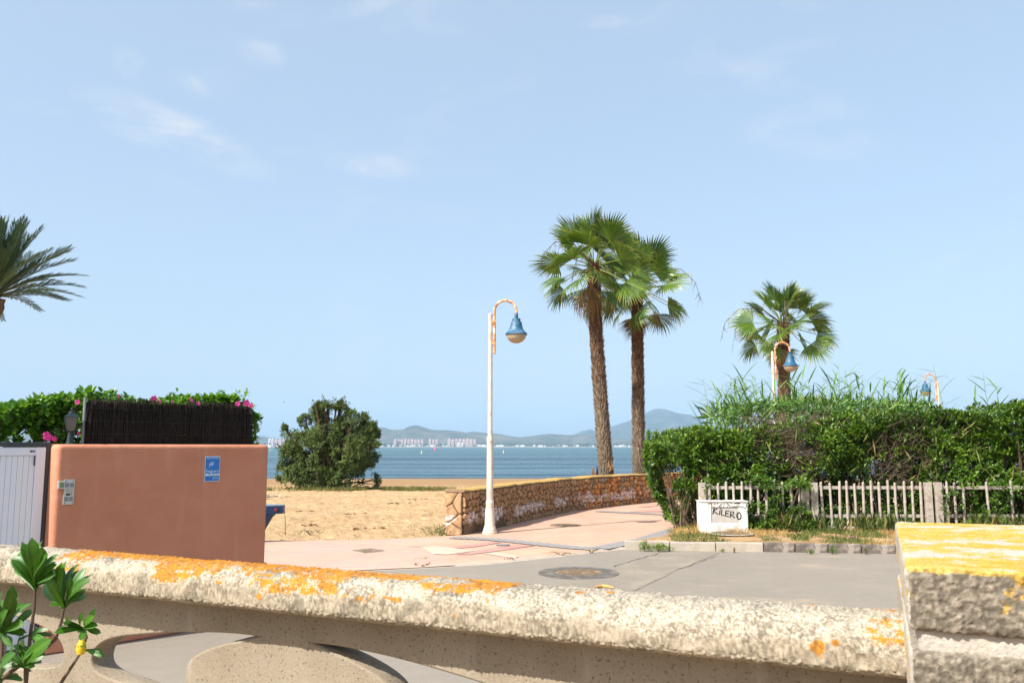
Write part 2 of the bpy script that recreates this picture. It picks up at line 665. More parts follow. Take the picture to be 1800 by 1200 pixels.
def m_sea():
    m, nt = new_mat('sea_water')
    p = nt.pos()
    w1 = nt.noise(nt.mapping(p, (0.35, 1.0, 0), (0, 0, 0), (0, 0, 0.12)), 0.9, 5, 0.6, 0.5)
    w2 = nt.noise(nt.mapping(p, (0.4, 1.0, 0), (5, 3, 0), (0, 0, -0.2)), 0.16, 5, 0.62, 0.4)
    w3 = nt.noise(nt.mapping(p, (0.12, 0.5, 0)), 0.02, 5, 0.65)
    h = nt.math('ADD', nt.math('MULTIPLY', w1, 0.35), nt.math('MULTIPLY', w2, 1.6))
    y = nt.sep(p)[1]
    shallow = nt.smooth(y, 62, 74)
    far = nt.smooth(y, 90, 420)
    c = nt.mix(far, (0.012, 0.055, 0.085), (0.009, 0.082, 0.088))
    c = nt.mix(nt.math('MULTIPLY', nt.smooth(w3, 0.42, 0.62), 0.5), c, (0.007, 0.033, 0.058))
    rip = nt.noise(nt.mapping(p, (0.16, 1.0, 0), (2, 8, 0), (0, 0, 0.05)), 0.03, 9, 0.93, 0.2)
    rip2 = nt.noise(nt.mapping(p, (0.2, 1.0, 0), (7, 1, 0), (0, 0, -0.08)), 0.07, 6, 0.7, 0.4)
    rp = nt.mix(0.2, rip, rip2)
    c = nt.mix(nt.math('MULTIPLY', nt.smooth(rp, 0.50, 0.60), 0.85), c, (0.06, 0.155, 0.175))  # bright ripple reflections painted into the water colour
    c = nt.mix(nt.math('MULTIPLY', nt.smooth(rp, 0.49, 0.40), 0.85), c, (0.002, 0.018, 0.034))  # darker wave faces between them, painted into the colour too
    c = nt.mix(shallow, (0.08, 0.085, 0.07), c)
    swell = nt.noise(nt.mapping(p, (0.2, 1.0, 0), (3, 5, 0), (0, 0, 0.05)), 0.035, 8, 0.58, 0.3)
    nrm = nt.bump(h, 0.6, 0.5, nt.bump(swell, 1.0, 14.0))
    ins = {'Base Color': c, 'Roughness': 0.2, 'IOR': 1.33, 'Specular IOR Level': 0.3, 'Normal': nrm}
    b = nt.n('ShaderNodeBsdfPrincipled', ins)
    o = nt.n('ShaderNodeOutputMaterial')
    nt.links.new(b.outputs[0], o.inputs['Surface'])


def m_soil():
    m, nt = new_mat('verge_soil')
    p = nt.pos()
    n1 = nt.noise(p, 2.0, 6, 0.7)
    c = nt.ramp(n1, [(0.3, (0.16, 0.10, 0.05)), (0.5, (0.34, 0.22, 0.11)), (0.7, (0.46, 0.32, 0.18))])
    finish(nt, c, 0.95, nt.bump(nt.noise(p, 30, 5, 0.7), 0.8, 0.02), 0.1)


def m_hill(name, a, b, c3):
    m, nt = new_mat(name)
    p = nt.pos()
    n = nt.noise(nt.mapping(p, (1, 1, 1)), 0.006, 7, 0.68)
    c = nt.ramp(n, [(0.35, a), (0.5, b), (0.65, c3)])
    finish(nt, c, 0.95, nt.bump(nt.noise(p, 0.02, 5, 0.7), 0.8, 12.0), 0.05)


def m_stucco():
    m, nt = new_mat('terracotta_render')
    p = nt.obj()
    n1 = nt.noise(p, 1.6, 5, 0.6)
    c = nt.ramp(n1, [(0.3, (0.486, 0.193, 0.11)), (0.7, (0.568, 0.242, 0.146))])
    st = nt.noise(nt.mapping(p, (6, 6, 0.8)), 1.4, 5, 0.6)
    c = nt.mix(nt.math('MULTIPLY', nt.smooth(st, 0.52, 0.75), 0.18), c, (0.693, 0.414, 0.291))
    lo = nt.smooth(nt.sep(p)[2], 0.75, 0.2)
    c = nt.mix(nt.math('MULTIPLY', lo, nt.math('MULTIPLY', nt.smooth(n1, 0.35, 0.7), 0.3)), c, (0.374, 0.178, 0.107))
    crk = nt.voro(nt.mix(0.12, p, nt.noise(p, 3, 4, 0.6)), 1.1, 'DISTANCE_TO_EDGE')
    crack_ = nt.math('MULTIPLY', nt.smooth(crk, 0.006, 0.001), nt.smooth(nt.noise(p, 1.7, 3, 0.5), 0.5, 0.6))
    c = nt.mix(nt.math('MULTIPLY', crack_, 0.12), c, (0.185, 0.0832, 0.0511))
    fade = nt.smooth(nt.noise(nt.mapping(p, (1, 1, 2.2), (4, 2, 1)), 2.6, 6, 0.7), 0.52, 0.72)
    c = nt.mix(nt.math('MULTIPLY', fade, 0.16), c, (0.647, 0.392, 0.294))
    h = nt.math('ADD', nt.noise(p, 120, 3, 0.6), nt.math('MULTIPLY', nt.noise(nt.mapping(p, (1, 1, 2)), 7, 5, 0.65), 2.6))
    finish(nt, c, 0.85, nt.bump(h, 0.55, 0.006), 0.2)


def m_stone():
    m, nt = new_mat('wall_stone')
    p = nt.pos()
    info = nt.n('ShaderNodeNewGeometry').outputs['Random Per Island']
    base = nt.ramp(info, [(0.0, (0.246, 0.115, 0.0434)), (0.18, (0.423, 0.208, 0.0823)), (0.36, (0.506, 0.263, 0.0966)), (0.52, (0.317, 0.185, 0.0966)),
                          (0.66, (0.353, 0.274, 0.193)), (0.78, (0.235, 0.203, 0.164)), (0.9, (0.564, 0.361, 0.193)), (1.0, (0.389, 0.143, 0.058))])
    n = nt.noise(p, 9, 6, 0.68)
    c = nt.mix(nt.smooth(n, 0.35, 0.7), nt.mix(1.0, base, (0.8, 0.722, 0.618), 'MULTIPLY'), nt.mix(1.0, base, (1.53, 1.37, 1.16), 'MULTIPLY'))
    c = nt.mix(whitewash(nt, p), c, (0.672, 0.59, 0.564))
    finish(nt, c, 0.85, nt.bump(nt.noise(p, 45, 5, 0.7), 0.8, 0.012), 0.2)


def whitewash(nt, p):
    """the worn strip of white lime wash along the lower third of the wall"""
    z = nt.sep(p)[2]
    n = nt.noise(p, 3.2, 4, 0.6)
    n2 = nt.noise(p, 17, 5, 0.75)
    zz = nt.math('ADD', z, nt.math('MULTIPLY', nt.math('SUBTRACT', n, 0.5), 0.6))
    band = nt.math('MULTIPLY', nt.smooth(zz, 0.20, 0.24), nt.smooth(zz, 0.42, 0.37))
    patch = nt.smooth(nt.noise(nt.mapping(p, (1, 1, 0)), 0.9, 3, 0.5), 0.42, 0.5)
    return nt.math('MULTIPLY', nt.math('MULTIPLY', band, patch), nt.smooth(n2, 0.40, 0.50))


def m_mortar():
    m, nt = new_mat('wall_mortar')
    p = nt.pos()
    n = nt.noise(p, 8, 6, 0.7)
    c = nt.ramp(n, [(0.3, (0.112, 0.0759, 0.0462)), (0.7, (0.211, 0.152, 0.099))])
    c = nt.mix(whitewash(nt, p), c, (0.6, 0.5, 0.47))
    finish(nt, c, 0.95, nt.bump(nt.noise(p, 60, 5, 0.7), 0.9, 0.01), 0.1)


def m_coping():
    m, nt = new_mat('coping_lichen')
    p = nt.pos()
    n = nt.noise(p, 7, 6, 0.7)
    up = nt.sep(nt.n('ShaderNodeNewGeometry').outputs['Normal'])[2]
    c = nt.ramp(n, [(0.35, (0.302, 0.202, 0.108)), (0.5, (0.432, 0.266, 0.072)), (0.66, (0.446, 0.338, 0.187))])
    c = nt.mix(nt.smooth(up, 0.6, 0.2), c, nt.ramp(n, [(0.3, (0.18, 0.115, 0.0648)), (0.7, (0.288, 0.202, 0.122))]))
    finish(nt, c, 0.9, nt.bump(nt.noise(p, 40, 5, 0.7), 0.8, 0.01), 0.1)


def m_rail():
    """old cast aggregate with crusts of white and orange lichen; masks are on the mesh"""
    m, nt = new_mat('cast_aggregate')
    p = nt.obj()
    grain = nt.noise(p, 260, 4, 0.75)
    mid = nt.noise(p, 60, 5, 0.7)
    peb = nt.attr('pebble')
    base = nt.ramp(nt.mix(0.5, grain, mid), [(0.3, (0.16, 0.13, 0.09)), (0.5, (0.35, 0.295, 0.215)), (0.68, (0.50, 0.435, 0.335))])
    pebc = nt.ramp(peb, [(0.0, (0.22, 0.195, 0.145)), (0.35, (0.38, 0.32, 0.235)), (0.7, (0.47, 0.41, 0.32)), (1.0, (0.32, 0.265, 0.175))])
    c = nt.mix(0.5, base, pebc)
    white = nt.smooth(nt.math('ADD', nt.attr('white'), nt.math('MULTIPLY', nt.math('SUBTRACT', mid, 0.5), 1.7)), 0.30, 0.72)
    wc = nt.ramp(nt.mix(0.5, grain, nt.noise(p, 130, 4, 0.7)), [(0.32, (0.13, 0.105, 0.072)), (0.43, (0.31, 0.265, 0.20)), (0.52, (0.45, 0.395, 0.315)), (0.66, (0.58, 0.525, 0.44))])
    c = nt.mix(nt.math('MULTIPLY', white, 0.92), c, wc)
    blk = nt.smooth(nt.math('ADD', nt.attr('dark'), nt.math('MULTIPLY', nt.math('SUBTRACT', mid, 0.5), 1.2)), 0.5, 0.62)
    c = nt.mix(nt.math('MULTIPLY', blk, 0.5), c, (0.13, 0.115, 0.09))
    lich = nt.smooth(nt.math('ADD', nt.attr('lichen'), nt.math('MULTIPLY', nt.math('SUBTRACT', nt.noise(nt.mapping(p, (0.7, 1, 1)), 75, 6, 0.75), 0.5), 2.8)), 0.44, 0.60)
    lc = nt.ramp(nt.mix(0.4, grain, nt.noise(p, 25, 3, 0.6)), [(0.3, (0.42, 0.12, 0.003)), (0.5, (0.52, 0.195, 0.005)), (0.72, (0.58, 0.29, 0.015))])
    c = nt.mix(nt.math('MULTIPLY', lich, 0.9), c, lc)
    c = nt.mix(nt.math('MULTIPLY', nt.attr('pit'), 0.62), c, (0.075, 0.062, 0.04))
    finish(nt, c, 0.92, nt.bump(grain, 0.8, 0.003), 0.1)


def m_panel():
    m, nt = new_mat('cast_panel')
    p = nt.obj()
    spk = nt.noise(p, 240, 3, 0.7)
    n = nt.noise(p, 5, 5, 0.6)
    c = nt.ramp(n, [(0.3, (0.222, 0.181, 0.13)), (0.7, (0.311, 0.263, 0.2))])
    c = nt.mix(nt.math('MULTIPLY', nt.smooth(nt.noise(p, 150, 3, 0.7), 0.43, 0.34), 0.8), c, (0.0962, 0.074, 0.0518))
    c = nt.mix(nt.math('MULTIPLY', nt.smooth(spk, 0.6, 0.7), 0.4), c, (0.459, 0.4, 0.311))
    st = nt.noise(nt.mapping(p, (9, 9, 1.2)), 2.0, 4, 0.6)
    c = nt.mix(nt.math('MULTIPLY', nt.smooth(st, 0.6, 0.75), 0.35), c, (0.429, 0.385, 0.333))
    finish(nt, c, 0.9, nt.bump(spk, 0.5, 0.003), 0.15)


def m_block():
    m, nt = new_mat('concrete_block')
    p = nt.obj()
    grain = nt.noise(p, 300, 4, 0.75)
    mid = nt.noise(p, 40, 5, 0.7)
    peb = nt.attr('pebble')
    c = nt.ramp(peb, [(0.0, (0.12, 0.10, 0.075)), (0.5, (0.27, 0.23, 0.175)), (1.0, (0.46, 0.395, 0.31))])
    c = nt.mix(0.4, c, nt.ramp(grain, [(0.35, (0.11, 0.092, 0.072)), (0.7, (0.42, 0.37, 0.30))]))
    white = nt.smooth(nt.math('ADD', nt.attr('white'), nt.math('MULTIPLY', nt.math('SUBTRACT', mid, 0.5), 1.2)), 0.45, 0.6)
    c = nt.mix(white, c, nt.ramp(grain, [(0.3, (0.36, 0.31, 0.25)), (0.7, (0.58, 0.53, 0.46))]))
    lich = nt.smooth(nt.math('ADD', nt.attr('lichen'), nt.math('MULTIPLY', nt.math('SUBTRACT', mid, 0.5), 2.2)), 0.40, 0.62)
    lc = nt.ramp(nt.mix(0.35, grain, nt.noise(nt.mapping(p, (1, 3, 1)), 14, 4, 0.65)), [(0.32, (0.42, 0.19, 0.012)), (0.46, (0.52, 0.30, 0.035)),
                                                                     (0.57, (0.56, 0.41, 0.14)), (0.72, (0.58, 0.50, 0.34))])
    c = nt.mix(lich, c, lc)
    c = nt.mix(nt.math('MULTIPLY', nt.attr('pit'), 0.7), c, (0.06, 0.05, 0.036))
    finish(nt, c, 0.95, nt.bump(grain, 0.8, 0.003), 0.1)


def m_rust():
    m, nt = new_mat('rusted_white_paint')
    p = nt.obj()
    n = nt.noise(p, 9, 6, 0.72, 0.3)
    c = nt.ramp(n, [(0.36, (0.74, 0.66, 0.56)), (0.47, (0.66, 0.36, 0.18)), (0.56, (0.42, 0.145, 0.05)), (0.75, (0.26, 0.09, 0.04))])
    finish(nt, c, 0.75, nt.bump(n, 0.5, 0.004), 0.25)


def m_lamp_blue():
    m, nt = new_mat('faded_blue_enamel')
    p = nt.obj()
    n = nt.noise(p, 6, 5, 0.6)
    c = nt.ramp(n, [(0.3, (0.010, 0.068, 0.14)), (0.5, (0.016, 0.10, 0.19)), (0.72, (0.16, 0.21, 0.28))])
    side = nt.smooth(nt.sep(p)[0], 0.0, 0.2)
    finish(nt, c, 0.5, nt.bump(nt.noise(p, 40, 3, 0.6), 0.15, 0.003), 0.4)


def m_globe():
    m, nt = new_mat('cloudy_globe')
    p = nt.obj()
    n = nt.noise(p, 7, 4, 0.6)
    c = nt.ramp(n, [(0.3, (0.46, 0.36, 0.24)), (0.7, (0.56, 0.47, 0.34))])
    t = nt.n('ShaderNodeBsdfTranslucent', {'Color': (0.8, 0.62, 0.4, 1)}).outputs[0]
    b = nt.n('ShaderNodeBsdfPrincipled', {'Base Color': c, 'Roughness': 0.3, 'Specular IOR Level': 0.5}).outputs[0]
    s = nt.n('ShaderNodeMixShader', {0: 0.35, 1: b, 2: t}).outputs[0]
    o = nt.n('ShaderNodeOutputMaterial')
    nt.links.new(s, o.inputs['Surface'])


def m_palm_trunk():
    m, nt = new_mat('palm_trunk')
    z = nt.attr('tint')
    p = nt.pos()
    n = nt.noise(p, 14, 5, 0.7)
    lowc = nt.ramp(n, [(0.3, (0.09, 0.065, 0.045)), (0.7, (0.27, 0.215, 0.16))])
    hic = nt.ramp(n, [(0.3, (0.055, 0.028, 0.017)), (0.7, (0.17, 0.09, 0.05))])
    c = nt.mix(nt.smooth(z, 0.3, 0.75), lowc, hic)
    finish(nt, c, 0.9, nt.bump(nt.noise(p, 50, 4, 0.7), 0.7, 0.01), 0.1)


def m_building(name, a, b):
    m, nt = new_mat(name)
    p = nt.obj()
    s = nt.sep(p)
    fl = nt.math('FRACT', nt.math('DIVIDE', s[2], 3.1))
    wx = nt.math('FRACT', nt.math('DIVIDE', nt.math('ADD', s[0], s[1]), 3.6))
    win = nt.math('MULTIPLY', nt.math('GREATER_THAN', fl, 0.42), nt.math('GREATER_THAN', wx, 0.45))
    c = nt.mix(nt.math('MULTIPLY', win, 0.75), nt.mix(nt.noise(p, 0.05, 3, 0.5), a, b), (0.12, 0.11, 0.12))
    finish(nt, c, 0.8, None, 0.2)


m_sand()
m_road()
m_patch()
m_paving('paving_path', (0.45, 0.259, 0.181), (0.505, 0.324, 0.246), 0, 0.6)
m_paving('paving_pink', (0.45, 0.273, 0.218), (0.505, 0.341, 0.279), 1.55, -0.13)
m_paving('paving_mauve', (0.382, 0.184, 0.171), (0.422, 0.226, 0.211), 0, 0.6)
m_paving('paving_white', (0.44, 0.36, 0.28), (0.5, 0.42, 0.34), 0, 0.6)
m_grey_tile()
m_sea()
m_soil()
m_hill('hill_scrub', (0.035, 0.045, 0.03), (0.075, 0.075, 0.05), (0.14, 0.12, 0.085))
m_hill('hill_far', (0.03, 0.04, 0.035), (0.05, 0.06, 0.05), (0.10, 0.09, 0.075))
m_stucco()
m_stone()
m_mortar()
m_coping()
m_rail()
m_panel()
m_block()
m_rust()
m_lamp_blue()
m_globe()
m_palm_trunk()
m_building('facade_pink', (0.58, 0.40, 0.35), (0.52, 0.36, 0.32))
m_building('facade_white', (0.74, 0.72, 0.70), (0.66, 0.62, 0.6))
simple('pole_paint', (0.612, 0.527, 0.442), 0.45, 0.06, 4, 0.1, 50, stain=(0.34, 0.19, 0.10), stain_amt=0.5, stain_scale=7)
simple('white_gate_paint', (0.72, 0.74, 0.78), 0.4, 0.03, 3, 0.05, 80)
simple('dark_metal', (0.035, 0.04, 0.045), 0.45, 0.2, 9, 0.15, 60, spec=0.5)
simple('green_metal', (0.006, 0.018, 0.02), 0.4, 0.25, 9, 0.15, 60, spec=0.5)
simple('grey_metal', (0.2, 0.22, 0.23), 0.4, 0.12, 9, 0.1, 60, spec=0.5)
simple('brushed_plate', (0.52, 0.52, 0.5), 0.35, 0.08, 14, 0.05, 200, metallic=0.6)
simple('plate_dark', (0.03, 0.03, 0.035), 0.3, 0.1, 20, 0.05, 100)
simple('name_card', (0.42, 0.34, 0.26), 0.6, 0.1, 20, 0.05, 100)
simple('grille_grey', (0.16, 0.18, 0.21), 0.5, 0.1, 20, 0.05, 100)
simple('lens_green', (0.16, 0.2, 0.11), 0.15, 0.1, 20, 0.0, 100, spec=0.6)
simple('sign_blue', (0.012, 0.16, 0.50), 0.35, 0.12, 9, 0.05, 60, spec=0.5)
simple('sign_white', (0.62, 0.72, 0.82), 0.4, 0.05, 9, 0.05, 60)
simple('reed_screen', (0.022, 0.015, 0.011), 0.8, 0.5, 30, 0.4, 80)
simple('boat_blue', (0.003, 0.026, 0.08), 0.4, 0.12, 4, 0.1, 30, spec=0.5)
simple('boat_grey', (0.16, 0.2, 0.26), 0.5, 0.1, 6, 0.1, 30)
simple('red_reflector', (0.14, 0.008, 0.018), 0.25, 0.1, 6, 0.0, 30, spec=0.6)
simple('box_white', (0.646, 0.637, 0.612), 0.6, 0.05, 3, 0.2, 50, stain=(0.36, 0.29, 0.21), stain_amt=0.6, stain_scale=5)
simple('box_door', (0.42, 0.39, 0.36), 0.6, 0.1, 9, 0.15, 50)
simple('black_paint', (0.012, 0.02, 0.02), 0.5, 0.1, 9, 0.05, 50)
simple('fence_paint', (0.37, 0.325, 0.28), 0.7, 0.2, 8, 0.4, 70, stain=(0.22, 0.14, 0.09), stain_amt=0.75, stain_scale=9)
simple('kerb_light', (0.374, 0.324, 0.266), 0.85, 0.15, 3, 0.4, 90, stain=(0.3, 0.24, 0.18), stain_amt=0.4, stain_scale=4)
simple('kerb_dark', (0.12, 0.10, 0.085), 0.9, 0.3, 8, 0.7, 60, bdist=0.01, stain=(0.5, 0.42, 0.35), stain_amt=0.5, stain_scale=5)
simple('cast_iron', (0.17, 0.125, 0.085), 0.7, 0.3, 12, 0.4, 80, stain=(0.42, 0.27, 0.15), stain_amt=0.6, stain_scale=6)
simple('old_cement', (0.105, 0.095, 0.082), 0.9, 0.3, 6, 0.5, 70, stain=(0.24, 0.2, 0.16), stain_amt=0.6, stain_scale=6)
simple('cement_light', (0.385, 0.329, 0.266), 0.9, 0.12, 6, 0.4, 70)
simple('stem_brown', (0.10, 0.07, 0.045), 0.8, 0.3, 20, 0.4, 90)
simple('twig_brown', (0.10, 0.068, 0.045), 0.85, 0.3, 20, 0.3, 90)
simple('petal_pink', (0.72, 0.06, 0.30), 0.5, 0.2, 20, 0.1, 60)
simple('yellow_fruit', (0.62, 0.42, 0.02), 0.5, 0.25, 20, 0.1, 60)
simple('dead_pod', (0.52, 0.30, 0.09), 0.7, 0.2, 20, 0.2, 60)
simple('dead_leaf', (0.20, 0.11, 0.05), 0.8, 0.3, 20, 0.2, 60)
simple('litter_white', (0.75, 0.75, 0.76), 0.4, 0.1, 20, 0.1, 60)
simple('litter_purple', (0.14, 0.06, 0.12), 0.5, 0.4, 20, 0.1, 60)
simple('gull_grey', (0.25, 0.26, 0.28), 0.6, 0.2, 5, 0.1, 30)
simple('buoy_pink', (0.72, 0.10, 0.24), 0.5, 0.1, 5, 0.1, 30)
simple('buoy_yellow', (0.75, 0.62, 0.2), 0.5, 0.1, 5, 0.1, 30)
simple('shore_wood', (0.05, 0.075, 0.045), 0.9, 0.4, 0.05, 0.3, 0.3)
simple('shore_sand', (0.2, 0.18, 0.13), 0.9, 0.2, 0.01, 0.3, 0.3)
simple('glass_smoke', (0.13, 0.12, 0.11), 0.25, 0.15, 5, 0.0, 30, spec=0.5)
simple('mortar_white', (0.40, 0.36, 0.31), 0.95, 0.15, 20, 0.8, 160, bdist=0.004)
leaf_mat('leaf_shrub', [(0.0, (0.018, 0.07, 0.006)), (0.5, (0.042, 0.135, 0.010)), (1.0, (0.12, 0.26, 0.025))], 0.22, 0.42, 0.45)
leaf_mat('leaf_hedge', [(0.0, (0.016, 0.045, 0.006)), (0.28, (0.042, 0.105, 0.010)), (0.6, (0.12, 0.225, 0.016)), (0.95, (0.28, 0.39, 0.04)), (1.0, (0.26, 0.20, 0.06))], 0.25, 0.38, 0.5)
leaf_mat('leaf_hibiscus', [(0.0, (0.03, 0.09, 0.01)), (0.5, (0.085, 0.21, 0.015)), (0.9, (0.18, 0.36, 0.03)), (1.0, (0.42, 0.34, 0.05))], 0.3, 0.4, 0.5)
leaf_mat('leaf_bush', [(0.0, (0.026, 0.052, 0.014)), (0.45, (0.07, 0.115, 0.028)), (0.85, (0.16, 0.20, 0.055)), (1.0, (0.24, 0.16, 0.07))], 0.2, 0.6, 0.3)
leaf_mat('leaf_reed', [(0.0, (0.06, 0.14, 0.035)), (0.5, (0.125, 0.26, 0.06)), (0.92, (0.27, 0.38, 0.11)), (1.0, (0.40, 0.30, 0.14))], 0.3, 0.45, 0.4)
leaf_mat('leaf_fan', [(0.0, (0.038, 0.09, 0.010)), (0.45, (0.11, 0.19, 0.02)), (0.68, (0.24, 0.27, 0.05)), (1.0, (0.46, 0.32, 0.16))], 0.25, 0.38, 0.5)
leaf_mat('leaf_fan_dead', [(0.0, (0.16, 0.10, 0.05)), (1.0, (0.34, 0.23, 0.12))], 0.2, 0.7, 0.2)
leaf_mat('leaf_date', [(0.0, (0.018, 0.05, 0.022)), (0.6, (0.036, 0.082, 0.036)), (1.0, (0.09, 0.12, 0.05))], 0.2, 0.4, 0.5)
leaf_mat('grass_dry', [(0.0, (0.07, 0.13, 0.03)), (0.35, (0.16, 0.19, 0.06)), (0.6, (0.36, 0.26, 0.11)), (1.0, (0.50, 0.36, 0.18))], 0.25, 0.7, 0.2)


# ================================================================== LARGE STRUCTURE
def sheet(name, pts, z, mat, kind='structure', parent=None, seg=None):
    V = [(p[0], p[1], z) for p in pts]
    me = bpy.data.meshes.new(name)
    me.from_pydata(V, [], [tuple(range(len(V)))])
    me.update()
    if me.polygons[0].normal.z < 0:
        me.flip_normals()
    o = link(name, me, mat, parent)
    if parent is None and kind:
        o['kind'] = kind
    return o


def slab(name, pts, z0, z1, mat, parent=None):
    pl = [(p[0], p[1]) for p in pts]
    ar = sum(pl[i][0] * pl[(i + 1) % len(pl)][1] - pl[(i + 1) % len(pl)][0] * pl[i][1] for i in range(len(pl)))
    if ar < 0:
        pl = pl[::-1]
    o = MB().prism(pl, z0, z1).build(name, mat, parent)
    if parent is None:
        o['kind'] = 'structure'
    return o


# --- stone wall line (curves gently to the right as it goes away)
WALL_PX = [(812, 941), (871, 929), (935, 913), (1000, 899), (1075, 889.5), (1151, 882)]
WALL = [G(*p) for p in WALL_PX]
_d = (WALL[-1] - WALL[-2]).normalized()
WALL.append(WALL[-1] + _d * 2.5)
WALL.append(WALL[-1] + (_d + Vector((0.25, 0, 0))).normalized() * 3.5)

PAVE_FRONT = [(-9.5, 6.9), (-6.0, 7.9)] + [tuple(G(*p)[:2]) for p in ((400, 1046), (490, 1026), (569, 1012), (616, 1004), (740, 998), (860, 990.5), (990, 976.5),
                                                            (1050, 969), (1100, 964))]
PAVE_BACK = [tuple(G(*p)[:2]) for p in ((467, 951), (600, 950), (700, 947.5), (785, 942.5))]
pave_poly = (PAVE_FRONT + [tuple(G(1150, 961)[:2]), tuple(G(1215, 934)[:2]), (6.5, 19.0), (9, 22.5), (16, 27), (16, 33)] +
             [(w.x, w.y) for w in WALL[::-1]] + PAVE_BACK[::-1] + [(-14, 15.2), (-14, 9)])


def terr(Y):
    return np.where(Y < 27, 0.0, -(Y - 27) * 0.0207)


# ground sheet under everything
gr = sheet('ground', [(-70, -12), (70, -12), (70, 60), (-70, 60)], -0.55, 'sand')
tag(gr, kind='structure')

# beach: a real bumpy surface, finer where it is near
ys = [13.2]
while ys[-1] < 84:
    ys.append(ys[-1] + max(0.045, 0.0042 * ys[-1]))
ys = np.array(ys)
xs_n = 560
U = np.linspace(-1, 1, xs_n)
YY, UU = np.meshgrid(ys, U, indexing='ij')
XX = UU * (YY * 0.62 + 3) + 0.0
XX = np.where(UU < 0, XX * 1.05, XX)
pp = np.stack([XX.ravel(), YY.ravel(), np.zeros(XX.size)], 1)
h = (fbm(pp, 0.25, 3, 3) - 0.5) * 0.10 + (fbm(pp, 1.7, 3, 5) - 0.5) * 0.15
foot, _ = worley(pp * np.array([1, 1, 0]), 3.2, 9)
h += -0.055 * sstep(foot, 0.46, 0.1) * (vnoise(pp * 0.6, 4) > 0.35)
foot2, _ = worley(pp * np.array([1, 1, 0]), 6.5, 19)
h += -0.03 * sstep(foot2, 0.45, 0.1) * (vnoise(pp * 0.9, 14) > 0.45)
h += (fbm(pp, 7, 2, 8) - 0.5) * 0.06
flat = sstep(pp[:, 1], 70, 52)
z = terr(pp[:, 1]) - 0.05 + h * (0.35 + 0.65 * flat)
ins = in_poly(pp[:, 0], pp[:, 1], pave_poly)
z = np.where(ins, -0.3, z)
sand_me = npmesh('beach_sand', np.stack([pp[:, 0], pp[:, 1], z], 1), grid_faces(len(ys), xs_n)[:, ::-1])
o = link('beach', sand_me, 'sand', None, True)
tag(o, kind='structure')

# road, with its coarse patch
road = sheet('road', [(-30, 1.0), (30, 1.0), (30, 13.2), tuple(G(1575, 972)[:2]), tuple(G(1345, 969)[:2])] +
             [p for p in PAVE_FRONT[::-1]] + [(-30, 6)], 0.0, 'asphalt')
_pp = []
for _a, _b in (((930, 1047), (1105, 988)), ((1105, 988), (1165, 969)), ((1265, 971), (1195, 1000)), ((1195, 1000), (1090, 1050)), ((1060, 1075), (1000, 1100))):
    _pp += [G(_a[0] + (_b[0] - _a[0]) * i / 9 + random.uniform(-3, 3), _a[1] + (_b[1] - _a[1]) * i / 9 + random.uniform(-0.5, 0.5)) for i in range(9)]
sheet('asphalt_patch', _pp, 0.004,
      'asphalt_coarse', parent=road)
mb = MB()


def crack(pts, w):
    pts = [G(*p) for p in pts]
    vs, fs = [], []
    for i, p in enumerate(pts):
        a, b = pts[max(0, i - 1)], pts[min(len(pts) - 1, i + 1)]
        t = (b - a).normalized()
        n = Vector((-t.y, t.x, 0)) * w * random.uniform(0.4, 1)
        vs += [(p.x + n.x, p.y + n.y, 0.008), (p.x - n.x, p.y - n.y, 0.008)]
    fs = [(2 * i, 2 * i + 1, 2 * i + 3, 2 * i + 2) for i in range(len(pts) - 1)]
    mb.add(vs, fs)


def jag(a, b, n=14, j=1.2):
    return [(a[0] + (b[0] - a[0]) * i / n + random.uniform(-j, j) * 2, a[1] + (b[1] - a[1]) * i / n + random.uniform(-j, j) * 0.35) for i in range(n + 1)]


crack(jag((935, 1045), (985, 1029)), 0.006)
crack(jag((1078, 996), (1160, 972)), 0.008)
crack(jag((1195, 1000), (1262, 976)), 0.005)
crack(jag((1160, 972), (1180, 967), 5), 0.006)
crack(jag((1110, 1040), (1160, 1016)), 0.002)
mb.build('crack', 'black_paint', road)

# paving of the promenade
pav = slab('pavement', pave_poly, -0.25, 0.012, 'paving_path')
pink = [G(380, 1048), G(490, 1025), G(569, 1012.6), G(616, 1004.6), G(740, 998.6), G(800, 995), G(742, 963), G(700, 949), G(600, 951.5), G(467, 952.8), G(300, 956)]
pink = [(-9.0, 7.4)] + [p for p in pink] + [(-9, 14.6)]
sheet('pink_paving', pink, 0.016, 'paving_pink', parent=pav)
for nm, mt, poly in (
        ('white_tile', 'paving_white', [(740, 961), (762, 958.5), (838, 967), (788, 974), (760, 973)]),
        ('white_tile', 'paving_white', [(850, 972), (872, 970), (912, 977), (905, 981)]),
        ('mauve_tile', 'paving_mauve', [(712, 959.8), (760, 957.8), (762, 958.6), (740, 961)]),
        ('mauve_tile', 'paving_mauve', [(795, 962), (845, 953), (885, 952), (838, 960), (805, 963)]),
        ('mauve_tile', 'paving_mauve', [(800, 974), (845, 966), (905, 957.5), (942, 958), (880, 967), (825, 974)]),
        ('mauve_tile', 'paving_mauve', [(1120, 890), (1152, 887), (1175, 886), (1140, 891)]),
        ('mauve_tile', 'paving_mauve', [(1105, 899), (1145, 894), (1182, 893.5), (1165, 899)]),
):
    sheet(nm, [G(*p, 0.02) for p in poly], 0.020, mt, parent=pav)


def band(pts, w, z, mat, name):
    pts = [G(*p, z) for p in pts]
    L, R = [], []
    for i, p in enumerate(pts):
        a, b = pts[max(0, i - 1)], pts[min(len(pts) - 1, i + 1)]
        t = (b - a).normalized()
        n = Vector((-t.y, t.x, 0)) * w / 2
        L.append(p + n)
        R.append(p - n)
    return sheet(name, L + R[::-1], z, mat, parent=pav)


